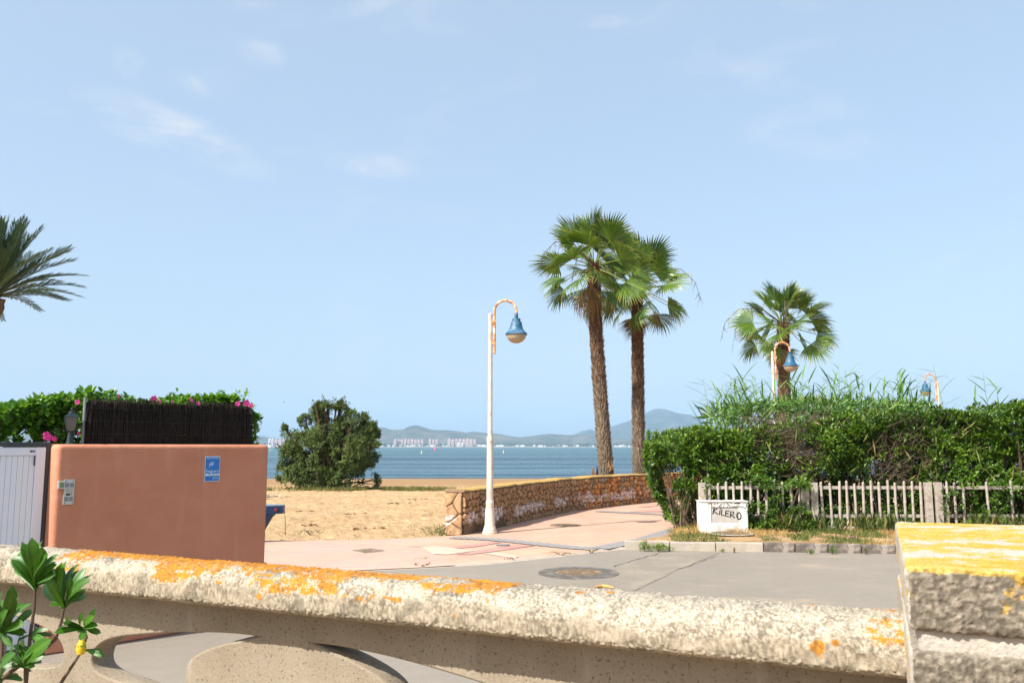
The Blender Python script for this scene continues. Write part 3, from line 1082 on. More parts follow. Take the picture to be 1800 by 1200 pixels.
band([(795, 943.5), (850, 946), (900, 950), (960, 956.5), (1010, 961.5), (1050, 963.8)], 0.36, 0.025, 'grey_ribbed_tile', 'grey_tile_band')
band([(1052, 963), (1092, 955), (1135, 946.5), (1175, 934), (1200, 926)], 0.36, 0.029, 'grey_ribbed_tile', 'grey_tile_band')
band([(1050, 897.5), (1090, 899.5), (1130, 901.5), (1180, 904)], 0.36, 0.025, 'grey_ribbed_tile', 'grey_tile_band')

# light concrete edging between paving and road
edge_pts = [Vector((p[0], p[1], 0)) for p in PAVE_FRONT[2:]]
vs, fs = [], []
for i, p in enumerate(edge_pts):
    a, b = edge_pts[max(0, i - 1)], edge_pts[min(len(edge_pts) - 1, i + 1)]
    t = (b - a).normalized()
    n = Vector((-t.y, t.x, 0))
    for q, zq in ((p - n * 0.06, 0.0015), (p + n * 0.09, 0.0225)):
        vs += [(q.x, q.y, -0.05), (q.x, q.y, zq)]
for i in range(len(edge_pts) - 1):
    k = 4 * i
    fs += [(k + 1, k + 5, k + 7, k + 3), (k, k + 4, k + 5, k + 1), (k + 2, k + 3, k + 7, k + 6)]
MB().add(vs, fs).build('edging', 'cement_light', pav)

# verge behind the kerb
K0, K1 = G(1098, 966), G(1900, 978)
kdir = (K1 - K0).normalized()
kn = Vector((-kdir.y, kdir.x, 0))
VZ = 0.12
verge_poly = [K0 + kn * 0.13, K1 + kn * 0.13, Vector((12, 17, 0)), Vector((12, 19.5, 0)), Vector((3.5, 19.3, 0)), G(1200, 925, VZ), G(1150, 943, VZ)]
N_ = 90
gx, gy = np.meshgrid(np.linspace(1.5, 12.5, 150), np.linspace(13, 19.6, 80), indexing='ij')
vp = np.stack([gx.ravel(), gy.ravel(), np.zeros(gx.size)], 1)
vin = in_poly(vp[:, 0], vp[:, 1], [(p.x, p.y) for p in verge_poly])
vz = VZ - 0.005 + (fbm(vp, 2.5, 4, 21) - 0.5) * 0.06
F = grid_faces(150, 80)
keep = vin[F].all(1)
F = F[keep]
used = np.unique(F)
remap = -np.ones(len(vp), int)
remap[used] = np.arange(len(used))
verge = link('verge', npmesh('verge', np.stack([vp[used, 0], vp[used, 1], vz[used]], 1), remap[F][:, ::1]), 'verge_soil', None, True)
tag(verge, kind='structure')
slab('verge_base', [p for p in verge_poly], -0.2, VZ - 0.055, 'verge_soil', verge)

# kerb stones
kerb = bpy.data.objects.new('kerb', None)
COL.objects.link(kerb)
kerb.location = K0
kerb.rotation_euler = (0, 0, math.atan2(kdir.y, kdir.x))
tag(kerb, kind='structure')
x = 0.0
i = 0
while x < 8.2:
    light = i < 3
    ln = (0.72 if light else 0.50) + random.uniform(-0.02, 0.03)
    h = 0.135 + random.uniform(-0.006, 0.006)
    ob = MB().box(0, ln - 0.012, 0, 0.13, -0.12, h, 0.016 if not light else 0.01).build('kerb_stone', 'kerb_light' if light else 'kerb_dark', kerb)
    ob.location = (x, random.uniform(-0.006, 0.006), 0)
    ob.rotation_euler = (0, random.uniform(-0.006, 0.006), random.uniform(-0.008, 0.008))
    x += ln
    i += 1

# sea
SEA = -0.8
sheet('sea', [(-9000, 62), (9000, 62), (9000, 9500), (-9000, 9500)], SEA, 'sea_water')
sheet('seabed', [(-9000, 80), (9000, 80), (9000, 9500), (-9000, 9500)], SEA - 1.2, 'sand')


# far land
def far_land(name, prof, D, depth, mat, seed, base=SEA):
    """terrain whose skyline follows the measured profile (px, py) at distance D"""
    px = np.array([p[0] for p in prof], float)
    py = np.array([p[1] for p in prof], float)
    n, mrow = 260, 26
    s = np.linspace(px[0], px[-1], n)
    top = np.interp(s, px, py)
    rdist = np.linspace(-0.5, 0.5, mrow)
    V = []
    for j, r in enumerate(rdist):
        prof_f = np.cos(r * pi) ** 1.3
        Y = D + r * depth
        X = (s - 900) / FPX * D * 1.0
        Z = EYE + (785 - top) / FPX * D
        P = np.stack([X, np.full(n, Y), np.zeros(n)], 1)
        jag_ = (fbm(P, 1 / 420.0, 5, seed) - 0.5)
        ridge = 1 - np.abs(fbm(P, 1 / 700.0, 4, seed + 9) - 0.5) * 2
        zz = base - 3 + (Z - base) * np.clip(prof_f * (0.78 + 0.22 * ridge) + jag_ * 0.5 * prof_f * (1 - prof_f) * 2.2, 0, 1.0)
        if abs(r) < 0.5 / (mrow - 1):
            pass
        V.append(np.stack([X, np.full(n, Y), zz], 1))
    V = np.array(V)
    # lift the crest line itself to the measured skyline
    zmax = V[:, :, 2].max(0)
    want = EYE + (785 - top) / FPX * D
    V[:, :, 2] = base - 3 + (V[:, :, 2] - base + 3) * ((want - base + 3) / np.maximum(zmax - base + 3, 1))[None]
    o = link(name, npmesh(name, V.reshape(-1, 3), grid_faces(mrow, n)[:, ::-1]), mat, None, True)
    tag(o, kind='structure')
    return o


far_land('hills', [(-700, 782), (-300, 770), (-100, 760), (100, 764), (300, 758), (440, 768), (460, 766), (480, 770), (520, 772), (560, 768), (610, 762), (640, 762), (655, 759),
                   (663, 752), (672, 750), (680, 752), (690, 756), (713, 755), (722, 750), (733, 747), (743, 750), (762, 756), (785, 756),
                   (804, 757.5), (823, 761), (834, 757.5), (851, 761), (864, 761), (881, 763), (898, 767), (915, 768.5), (938, 765.5), (961, 762),
                   (987, 764), (1006, 765), (1020, 762), (1035, 764), (1060, 768), (1120, 772), (1300, 776), (1700, 774), (2400, 780)], 5600, 1400, 'hill_scrub', 2)
far_land('hills', [(900, 783), (960, 775), (1000, 768), (1020, 758.5), (1035, 754.7), (1048, 758), (1073, 750), (1092, 744), (1111, 737), (1134, 726), (1152, 718.5), (1166, 719.6),
                   (1182, 725), (1196, 728), (1210, 728.5), (1222, 733), (1232, 740), (1260, 752), (1320, 762), (1420, 768), (1600, 760), (1800, 770), (2200, 783)], 7400, 1900, 'hill_far', 5)
# the low far shore
n = 300
sx = np.linspace(-3600, 3600, n)
rows = []
for j, (yy, zz) in enumerate(((4010, SEA - 0.5), (4030, SEA + 0.7), (4060, 1.0), (4300, 4.0), (4900, 9.0), (5400, 9.0))):
    P = np.stack([sx, np.full(n, yy), np.zeros(n)], 1)
    rows.append(np.stack([sx, yy + (fbm(P, 1 / 500, 3, 4) - 0.5) * 40, zz + (fbm(P, 1 / 300, 3, 6) - 0.5) * (zz + 1)], 1))
o = link('far_shore', npmesh('far_shore', np.concatenate(rows), grid_faces(6, n)[:, ::-1]), 'shore_sand', None, True)
tag(o, kind='structure')


# ================================================================== FAR SHORE THINGS
def tower(px, top, wpx, Y, mat, label, group, seed):
    rr = random.Random(seed)
    mpp = Y / FPX
    w = wpx * mpp
    zt_ = EYE + (785 - top) * mpp
    t = thing('apartment_tower', label, 'building', ((px - 900) * mpp, Y, 1.2), 0, group)
    m = MB().box(-w / 2, w / 2, 0, w * 0.9, 0, zt_ - 1.2)
    m.build('wall', mat, t)
    MB().box(-w * 0.25, w * 0.2, w * 0.2, w * 0.6, zt_ - 1.19, zt_ + 2.2).build('roof_house', mat, t)
    for k in range(2):
        x0 = -w / 2 + w * (0.12 + 0.46 * k)
        b = MB()
        zz = 3.0
        while zz < zt_ - 4:
            b.box(x0, x0 + w * 0.3, -1.6, -0.01, zz, zz + 1.1)
            zz += 3.1
        b.build('balcony_stack', 'facade_white', t)['kind'] = 'stuff'
    return t


def towers(x0, x1, n, top, jit, Y, mat, label, group, seed):
    rr = random.Random(seed)
    for k in range(n):
        x = x0 + (x1 - x0) * (k + 0.5) / n
        tower(x, top + rr.uniform(-jit, jit), (x1 - x0) / n * rr.uniform(0.72, 0.9), Y + rr.uniform(-40, 60), mat, label, group, seed + k)


towers(474, 484, 2, 772, 1.0, 4150, 'facade_white', 'white apartment tower on the far shore left of the beach bush', 'white towers on the far shore', 1)
towers(485, 505, 3, 772.5, 1.0, 4130, 'facade_pink', 'pinkish apartment tower on the far shore partly behind the beach bush', 'towers beside the white pair', 11)
towers(693, 746, 9, 772.5, 0.8, 4200, 'facade_pink', 'pale pink apartment tower in the long far row below the twin hills', 'long row of towers on the far shore', 21)
towers(754, 771, 3, 772.5, 0.8, 4260, 'facade_pink', 'pale pink apartment tower in the short far group between two longer rows', 'short group of towers', 31)
towers(787, 838, 8, 771.5, 1.2, 4140, 'facade_pink', 'pink apartment tower in the far cluster beside the white lamp post', 'tower cluster beside the lamp post', 41)
towers(804, 822, 3, 779, 0.5, 4090, 'facade_white', 'low grey apartment block in front of the far pink cluster', 'low blocks before the pink cluster', 51)

rr = random.Random(5)
house_me = []
for k in range(4):
    w, d, h = rr.uniform(8, 16), 9, rr.uniform(3, 6.5)
    m = MB().box(-w / 2, w / 2, 0, d, 0, h)
    m.add([(-w / 2 - .4, -.4, h + .02), (w / 2 + .4, -.4, h + .02), (w / 2 + .4, d + .4, h + .02), (-w / 2 - .4, d + .4, h + .02), (-w / 2, d / 2, h + 1.8), (w / 2, d / 2, h + 1.8)],
          [(0, 1, 5, 4), (1, 2, 5), (2, 3, 4, 5), (3, 0, 4), (3, 2, 1, 0)])
    me = m.mesh('waterfront_house')
    me.materials.append(MATS['facade_white'])
    house_me.append(me)
for k in range(90):
    px = rr.choice([rr.uniform(455, 500), rr.uniform(650, 860), rr.uniform(660, 770), rr.uniform(865, 1110), rr.uniform(865, 1110)])
    Y = rr.uniform(4065, 4330)
    o = link('waterfront_house', house_me[k % 4])
    o.location = ((px - 900) / FPX * Y, Y, 1.0 + (Y - 4060) * 0.011)
    o.rotation_euler = (0, 0, rr.uniform(-0.3, 0.3))
    tag(o, 'small white house low on the far shore below the hills', 'house', 'white houses strung along the far shore')
# wooded strip along the far shore
n = 9000
X = RNG.uniform(-3000, 3000, n)
Y = RNG.uniform(4120, 4600, n)
dens = fbm(np.stack([X, Y, X * 0], 1), 1 / 260, 3, 8)
kp = dens > 0.44
X, Y = X[kp], Y[kp]
n = len(X)
P = np.stack([X, Y, 2.5 + (Y - 4060) * 0.014], 1)
C = P + np.stack([RNG.normal(0, 5, n), RNG.normal(0, 5, n), RNG.uniform(0, 9, n)], 1)
v, f, t_ = leaf_cloud(C, rand_dirs(n), rand_dirs(n), RNG.uniform(8, 14, n), RNG.uniform(6, 10, n), RNG.uniform(0, 1, n))
o = link('shore_trees', npmesh('shore_trees', v, f, {'tint': t_}), 'shore_wood')
tag(o, 'dark line of trees along the far shore', 'trees', None, 'stuff')
for (px, py, mt, h, lab) in ((765, 791, 'buoy_pink', 3.6, 'tall pink channel buoy standing far out on the sea'), (741, 796.5, 'buoy_yellow', 1.2, 'small yellow buoy floating before the pink towers'),
                             (885, 795.5, 'buoy_yellow', 1.2, 'small yellow buoy floating right of the white lamp post'), (475, 791.5, 'buoy_yellow', 1.2, 'small pale buoy floating beside the orange wall')):
    p = G(px, py, SEA)
    t = thing('buoy', lab, 'buoy', p)
    MB().lathe([(0.01, -0.3), (h * 0.22, -0.1), (h * 0.24, 0.2 * h), (h * 0.12, h * 0.45), (h * 0.1, h * 0.5)], 12).build('float', mt, t, True)
    MB().lathe([(h * 0.06, h * 0.48), (h * 0.05, h * 0.9), (h * 0.11, h * 0.92), (h * 0.09, h)], 10).build('topmark', mt, t, True)
# gull
gp = A(499, 706, 70)
t = thing('gull', 'small grey gull gliding above the beach bush', 'bird', gp, 0.4)
b = MB()
b.tube([(-0.02, 0.2, 0), (0, 0.08, 0.01), (0, -0.12, 0), (0, -0.22, 0.01)], [0.012, 0.05, 0.045, 0.015], 8)
for s in (-1, 1):
    b.add([(s * 0.03, 0.07, 0.02), (s * 0.28, 0.09, 0.1), (s * 0.6, -0.04, 0.05 + 0.05 * s), (s * 0.3, -0.03, 0.09), (s * 0.03, -0.07, 0.02)], [(0, 1, 2, 3, 4)])
b.build('body', 'gull_grey', t)


# ================================================================== STONE WALL
def wall_frame(s):
    """point and direction along the wall polyline at arc length s"""
    acc = 0
    for i in range(len(WALL) - 1):
        L = (WALL[i + 1] - WALL[i]).length
        if s <= acc + L or i == len(WALL) - 2:
            t = (WALL[i + 1] - WALL[i]) / L
            return WALL[i] + t * (s - acc), t
        acc += L


WL = sum((WALL[i + 1] - WALL[i]).length for i in range(len(WALL) - 1))
WH = 0.80
TH = 0.34


def wall_dir(s):
    a = wall_frame(max(0, s - 0.5))[1]
    b = wall_frame(min(WL, s + 0.5))[1]
    return (a + b).normalized()


def wall_pt(s, out, z):
    """out > 0 is towards the path"""
    p, _ = wall_frame(s)
    t = wall_dir(s)
    n = Vector((t.y, -t.x, 0))
    return Vector((p.x, p.y, 0)) + n * out + Vector((0, 0, z))


sw = thing('stone_wall', 'low rubble stone wall with worn white band and ochre coping beside the path', 'wall', (0, 0, 0))
ns = 70
vs = []
for i in range(ns + 1):
    s = WL * i / ns
    for out, z in ((0.0, -0.1), (0.0, WH), (-TH, WH), (-TH, -0.1)):
        vs.append(wall_pt(s, out, z))
fs = []
for i in range(ns):
    for k in range(4):
        k2 = (k + 1) % 4
        fs.append((4 * i + k, 4 * i + k2, 4 * i + 4 + k2, 4 * i + 4 + k))
fs += [(3, 2, 1, 0), (4 * ns, 4 * ns + 1, 4 * ns + 2, 4 * ns + 3)]
core = MB().add(vs, fs)
core.build('core', 'wall_mortar', sw)
# plaster foot at the near end
b = MB()
vs = []
for i in range(13):
    s = -0.025 + 2.3 * i / 12
    top = 0.24 - 0.14 * (i / 12) ** 1.5 + random.uniform(-0.02, 0.02)
    for out, z in ((0.035, -0.05), (0.03, top - 0.02), (0.005, top)):
        vs.append(wall_pt(max(0, s), out, z) if s > 0 else wall_pt(0, out, z))
fs = [(3 * i + k, 3 * i + k + 1, 3 * i + 4 + k, 3 * i + 3 + k) for i in range(12) for k in range(2)]
fs = [f[::-1] for f in fs]
b.add(vs, fs).build('plaster_foot', 'wall_mortar', sw)
# coping
ncp = 200
vs = []
for i in range(ncp + 1):
    s = -0.03 + (WL + 0.03) * i / ncp
    j1 = (vnoise(np.array([[i * 0.31, 3, 1]]), 3)[0] - 0.5) * 0.045
    j2 = (vnoise(np.array([[i * 0.27, 9, 1]]), 5)[0] - 0.5) * 0.03
    for out, z in ((0.035 + j1, WH + 0.002), (0.045 + j1, WH + 0.028 + j2), (0.02 + j1, WH + 0.05 + j2), (-TH - 0.02, WH + 0.052 + j2), (-TH - 0.03, WH + 0.002)):
        p = wall_pt(max(s, 0), out, z)
        if s < 0:
            p = p + wall_dir(0) * s
        vs.append(p)
fs = []
for i in range(ncp):
    for k in range(5):
        k2 = (k + 1) % 5
        fs.append((5 * i + k, 5 * i + k2, 5 * i + 5 + k2, 5 * i + 5 + k))
fs.append((4, 3, 2, 1, 0))
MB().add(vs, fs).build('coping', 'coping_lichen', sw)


# rubble stones: irregular cells cut by half planes, each a stone of its own
def clip_poly(poly, p, n):
    out = []
    for i in range(len(poly)):
        a, b_ = poly[i], poly[(i + 1) % len(poly)]
        da = (a[0] - p[0]) * n[0] + (a[1] - p[1]) * n[1]
        db = (b_[0] - p[0]) * n[0] + (b_[1] - p[1]) * n[1]
        if da <= 0:
            out.append(a)
        if da * db < 0:
            t = da / (da - db)
            out.append((a[0] + (b_[0] - a[0]) * t, a[1] + (b_[1] - a[1]) * t))
    return out


def rubble(w, h, cell, rng):
    pts = []
    rows = max(1, int(round(h / cell)))
    for r in range(rows):
        n = int(w / (cell * 1.15))
        for c in range(n):
            pts.append(((c + 0.5 + 0.5 * (r % 2) - 0.25 + rng.uniform(-0.38, 0.38)) * w / n, (r + 0.5 + rng.uniform(-0.36, 0.36)) * h / rows))
    for k in range(int(len(pts) * 0.15)):
        pts.append((rng.uniform(0, w), rng.uniform(0, h)))
    cells = []
    A_ = np.array(pts)
    for i, p in enumerate(pts):
        poly = [(0, 0), (w, 0), (w, h), (0, h)]
        d = np.hypot(A_[:, 0] - p[0], A_[:, 1] - p[1])
        for j in np.argsort(d)[1:14]:
            q = pts[j]
            n = (q[0] - p[0], q[1] - p[1])
            L = math.hypot(*n)
            if L < 1e-4:
                continue
            gap = rng.uniform(0.006, 0.014)
            poly = clip_poly(poly, ((p[0] + q[0]) / 2 - n[0] / L * gap, (p[1] + q[1]) / 2 - n[1] / L * gap), n)
            if len(poly) < 3:
                break
        if len(poly) >= 3:
            cells.append((p, poly))
    return cells


def stone_mesh(name, poly, c, mapf, rng):
    prd = rng.uniform(0.025, 0.06)
    # round the corners by cutting them
    q = []
    for i in range(len(poly)):
        a, b_, d = poly[i - 1], poly[i], poly[(i + 1) % len(poly)]
        for o_ in (a, d):
            k = min(0.35, 0.028 / max(1e-3, math.hypot(o_[0] - b_[0], o_[1] - b_[1])))
            q.append((b_[0] + (o_[0] - b_[0]) * k, b_[1] + (o_[1] - b_[1]) * k))
    n = len(q)
    vs = []
    tx, tz = rng.uniform(-0.12, 0.12), rng.uniform(-0.12, 0.12)
    for sc, o_ in ((1.0, -0.02), (0.99, prd * 0.55), (0.84, prd)):
        for (x, z_) in q:
            x2, z2 = c[0] + (x - c[0]) * sc, c[1] + (z_ - c[1]) * sc
            extra = (tx * (x2 - c[0]) + tz * (z2 - c[1])) if sc < 1 else 0
            vs.append(mapf(x2, max(0.004, o_ + extra + rng.uniform(-0.004, 0.004)) if sc < 1 else o_, z2))
    fs = [(k, (k + 1) % n, n + (k + 1) % n, n + k) for k in range(n)] + [(n + k, n + (k + 1) % n, 2 * n + (k + 1) % n, 2 * n + k) for k in range(n)]
    fs.append(tuple(range(2 * n, 3 * n)))
    me = bpy.data.meshes.new(name)
    me.from_pydata([tuple(v) for v in vs], [], fs)
    me.materials.append(MATS['wall_stone'])
    me.update()
    return me


srng = random.Random(3)
cells = rubble(WL - 0.02, WH - 0.01, 0.135, srng)
cells = [(p, q) for p, q in cells if not (p[1] < 0.2 and p[0] < 1.9)]
cells.sort(key=lambda c: c[0][0])
main, rest = cells[:285], cells[285:]
for p, poly in main:
    me = stone_mesh('stone', poly, p, lambda x, o_, z_: wall_pt(x + 0.01, o_, z_ + 0.005), srng)
    me.flip_normals()
    o = bpy.data.objects.new('stone', me)
    COL.objects.link(o)
    o.parent = sw
if rest:
    bm = bmesh.new()
    for p, poly in rest:
        me = stone_mesh('stone', poly, p, lambda x, o_, z_: wall_pt(x + 0.01, o_, z_ + 0.005), srng)
        me.flip_normals()
        bm.from_mesh(me)
        bpy.data.meshes.remove(me)
    me = bpy.data.meshes.new('far_stones')
    bm.to_mesh(me)
    bm.free()
    o = link('far_stones', me, 'wall_stone', sw)
    o['kind'] = 'stuff'
d0 = wall_dir(0)
n0 = Vector((d0.y, -d0.x, 0))
for p, poly in rubble(TH, WH - 0.01, 0.15, srng):
    me = stone_mesh('stone', poly, p, lambda x, o_, z_: Vector((WALL[0].x, WALL[0].y, 0)) - n0 * (TH - x) - d0 * o_ + Vector((0, 0, z_ + 0.005)), srng)
    o = bpy.data.objects.new('stone', me)
    COL.objects.link(o)
    o.parent = sw


# ================================================================== STREET LAMPS
def street_lamp(loc, rz, H, label):
    t = thing('street_lamp', label, 'street lamp', loc, rz, None)
    k = H / 4.33
    MB().lathe([(0.145, 0), (0.145, 0.035), (0.125, 0.05), (0.13, 0.07), (0.118, 0.10), (0.098, 0.16), (0.092, 0.40), (0.075, 0.52), (0.078, 0.53), (0.078, 0.60),
                (0.068, 0.61)], 28).build('base', 'pole_paint', t, True)
    top = H - 0.26
    sh = H * 0.395
    MB().lathe([(0.066, 0.6), (0.060, sh - 0.04), (0.066, sh - 0.035), (0.069, sh + 0.01), (0.060, sh + 0.05)], 24).build('lower_shaft', 'pole_paint', t, True)
    MB().lathe([(0.046, sh + 0.04), (0.040, top - 0.01), (0.03, top)], 20).build('upper_shaft', 'pole_paint', t, True)
    ax = 0.078
    R = 0.215
    zc = H - R
    pts = [(ax, 0, top - 0.80), (ax, 0, top - 0.5), (ax, 0, zc - 0.1)]
    pts += [(ax + R - R * math.cos(a), 0, zc + R * math.sin(a)) for a in np.linspace(0, pi, 17)]
    pts += [(ax + 2 * R, 0, zc - 0.07)]
    arm = MB().tube(pts, 0.026, 12)
    arm.build('arm', 'rusted_white_paint', t, True)
    for zb in (top - 0.22, top - 0.62):
        MB().box(0.02, ax + 0.03, -0.028, 0.028, zb, zb + 0.09, 0.004).build('bracket', 'rusted_white_paint', t)
    hx = ax + 2 * R
    hz = zc - 0.04
    prof = [(0.035, 0.0), (0.037, -0.095), (0.036, -0.10), (0.078, -0.105), (0.082, -0.115), (0.082, -0.165), (0.104, -0.172), (0.110, -0.20), (0.118, -0.25), (0.134, -0.305),
            (0.162, -0.352), (0.192, -0.382), (0.213, -0.397), (0.218, -0.425), (0.20, -0.432), (0.19, -0.425)]
    shade = MB().lathe([(r, z_) for r, z_ in prof][::-1], 32, (hx, 0, hz)).build('lamp_shade', 'faded_blue_enamel', t, True)
    g = [(0.192 * math.cos(a), -0.43 - 0.165 * math.sin(a)) for a in np.linspace(0, pi / 2 - 0.02, 12)]
    MB().lathe(g[::-1], 32, (hx, 0, hz)).build('globe', 'cloudy_globe', shade, True)
    return t


lp = G(861, 937, 0.012)
mpp1 = lp.y / FPX
street_lamp(lp, 0.0, 4.50, 'white street lamp with blue bell shade standing against the near end of the stone wall')
l2 = A(1364, 785, 24.3)
street_lamp((l2.x, l2.y, 0), 0.05, 4.62, 'white street lamp with blue bell shade in front of the lone short palm')
l3 = A(1655, 785, 33.5)
street_lamp((l3.x, l3.y, -0.14), pi + 0.05, 4.62, 'white street lamp with its arm turned the other way rising alone behind the hedge')


# ================================================================== PALMS
def fan_mesh(name, seed, nseg=40, petiole=0.95, blade=0.95, droop=0.3, spread=118, dead=False):
    r = random.Random(seed)
    V, F, T = [], [], []

    def addq(vs, fs, ts):
        b_ = len(V)
        V.extend(vs)
        F.extend([tuple(i + b_ for i in f) for f in fs])
        T.extend(ts)
    # petiole, slightly arched
    m = MB().tube([(0, 0, 0), (petiole * 0.4, 0, 0.02), (petiole, 0, -0.04 * petiole)], [0.022, 0.015, 0.011], 6)
    addq(m.v, m.f, [0.62] * len(m.v))
    hx, hz = petiole, -0.04 * petiole
    dA = math.radians(spread * 2) / nseg
    for k in range(nseg):
        a = -math.radians(spread) + dA * (k + 0.5)
        L = blade * (0.72 + 0.28 * math.cos(a * 0.75)) * r.uniform(0.92, 1.06)
        hang = droop * (0.8 + 0.5 * r.random())
        pts = []
        secs = [0.03, 0.3, 0.6, 0.78, 0.9, 1.0]
        fold = 0.05
        tipdroop = r.uniform(0.05, 0.6) * (3.0 if dead else 1.0)
        ja = r.uniform(-0.05, 0.05)
        for q in secs:
            d = L * q
            aa = a + ja * max(0, q - 0.5)
            wd = d * math.tan(dA / 2) if q <= 0.6 else 0.6 * L * math.tan(dA / 2) * max(0.05, (1 - q) / 0.4) ** 0.8
            z_ = hz - hang * d * d * 0.55 - tipdroop * max(0, q - 0.55) ** 2 * L * 1.6 + 0.16 * abs(math.sin(a)) * d
            shrink = 1 - 0.25 * tipdroop * max(0, q - 0.55)
            x, y = hx + d * shrink * math.cos(aa), d * shrink * math.sin(aa)
            nx, ny = -math.sin(aa), math.cos(aa)
            pts.append([(x - nx * wd, y - ny * wd, z_), (x, y, z_ + wd * 0.55), (x + nx * wd, y + ny * wd, z_)])
        vs = [p for row in pts for p in row]
        fs = []
        for i in range(len(secs) - 1):
            fs += [(3 * i, 3 * i + 3, 3 * i + 4, 3 * i + 1), (3 * i + 1, 3 * i + 4, 3 * i + 5, 3 * i + 2)]
        base_t = r.uniform(0.1, 0.5)
        ts = []
        for q in secs:
            tt = base_t + 0.62 * max(0, q - 0.70) / 0.30 * (1 if k % 4 else 0.4)
            ts += [min(1, tt)] * 3
        addq(vs, fs, ts)
    me = bpy.data.meshes.new(name)
    me.from_pydata(V, [], F)
    a_ = me.attributes.new('tint', 'FLOAT', 'POINT')
    a_.data.foreach_set('value', np.array(T, dtype=np.float32))
    me.materials.append(MATS['leaf_fan_dead' if dead else 'leaf_fan'])
    me.update()
    return me


FANS = [fan_mesh('frond', 10 + k, 30, 0.78 + 0.08 * k, 0.86 + 0.03 * (k % 3), 0.06 + 0.10 * k, 108 - 6 * k) for k in range(5)]
FANS_DEAD = [fan_mesh('dry_frond', 40 + k, 34, 0.9, 0.75, 1.3 + 0.5 * k, 70, True) for k in range(2)]


def frond_matrix(base, az, el, roll, sc):
    return Matrix.Translation(base) @ Matrix.Rotation(az, 4, 'Z') @ Matrix.Rotation(-el, 4, 'Y') @ Matrix.Rotation(roll, 4, 'X') @ Matrix.Scale(sc, 4)


def trunk_path(path, n):
    out = []
    P = [Vector(p) for p in path]
    acc = [0]
    for i in range(len(P) - 1):
        acc.append(acc[-1] + (P[i + 1] - P[i]).length)
    for k in range(n + 1):
        s = acc[-1] * k / n
        for i in range(len(P) - 1):
            if s <= acc[i + 1] + 1e-9:
                out.append(P[i].lerp(P[i + 1], (s - acc[i]) / (acc[i + 1] - acc[i])))
                break
    return out


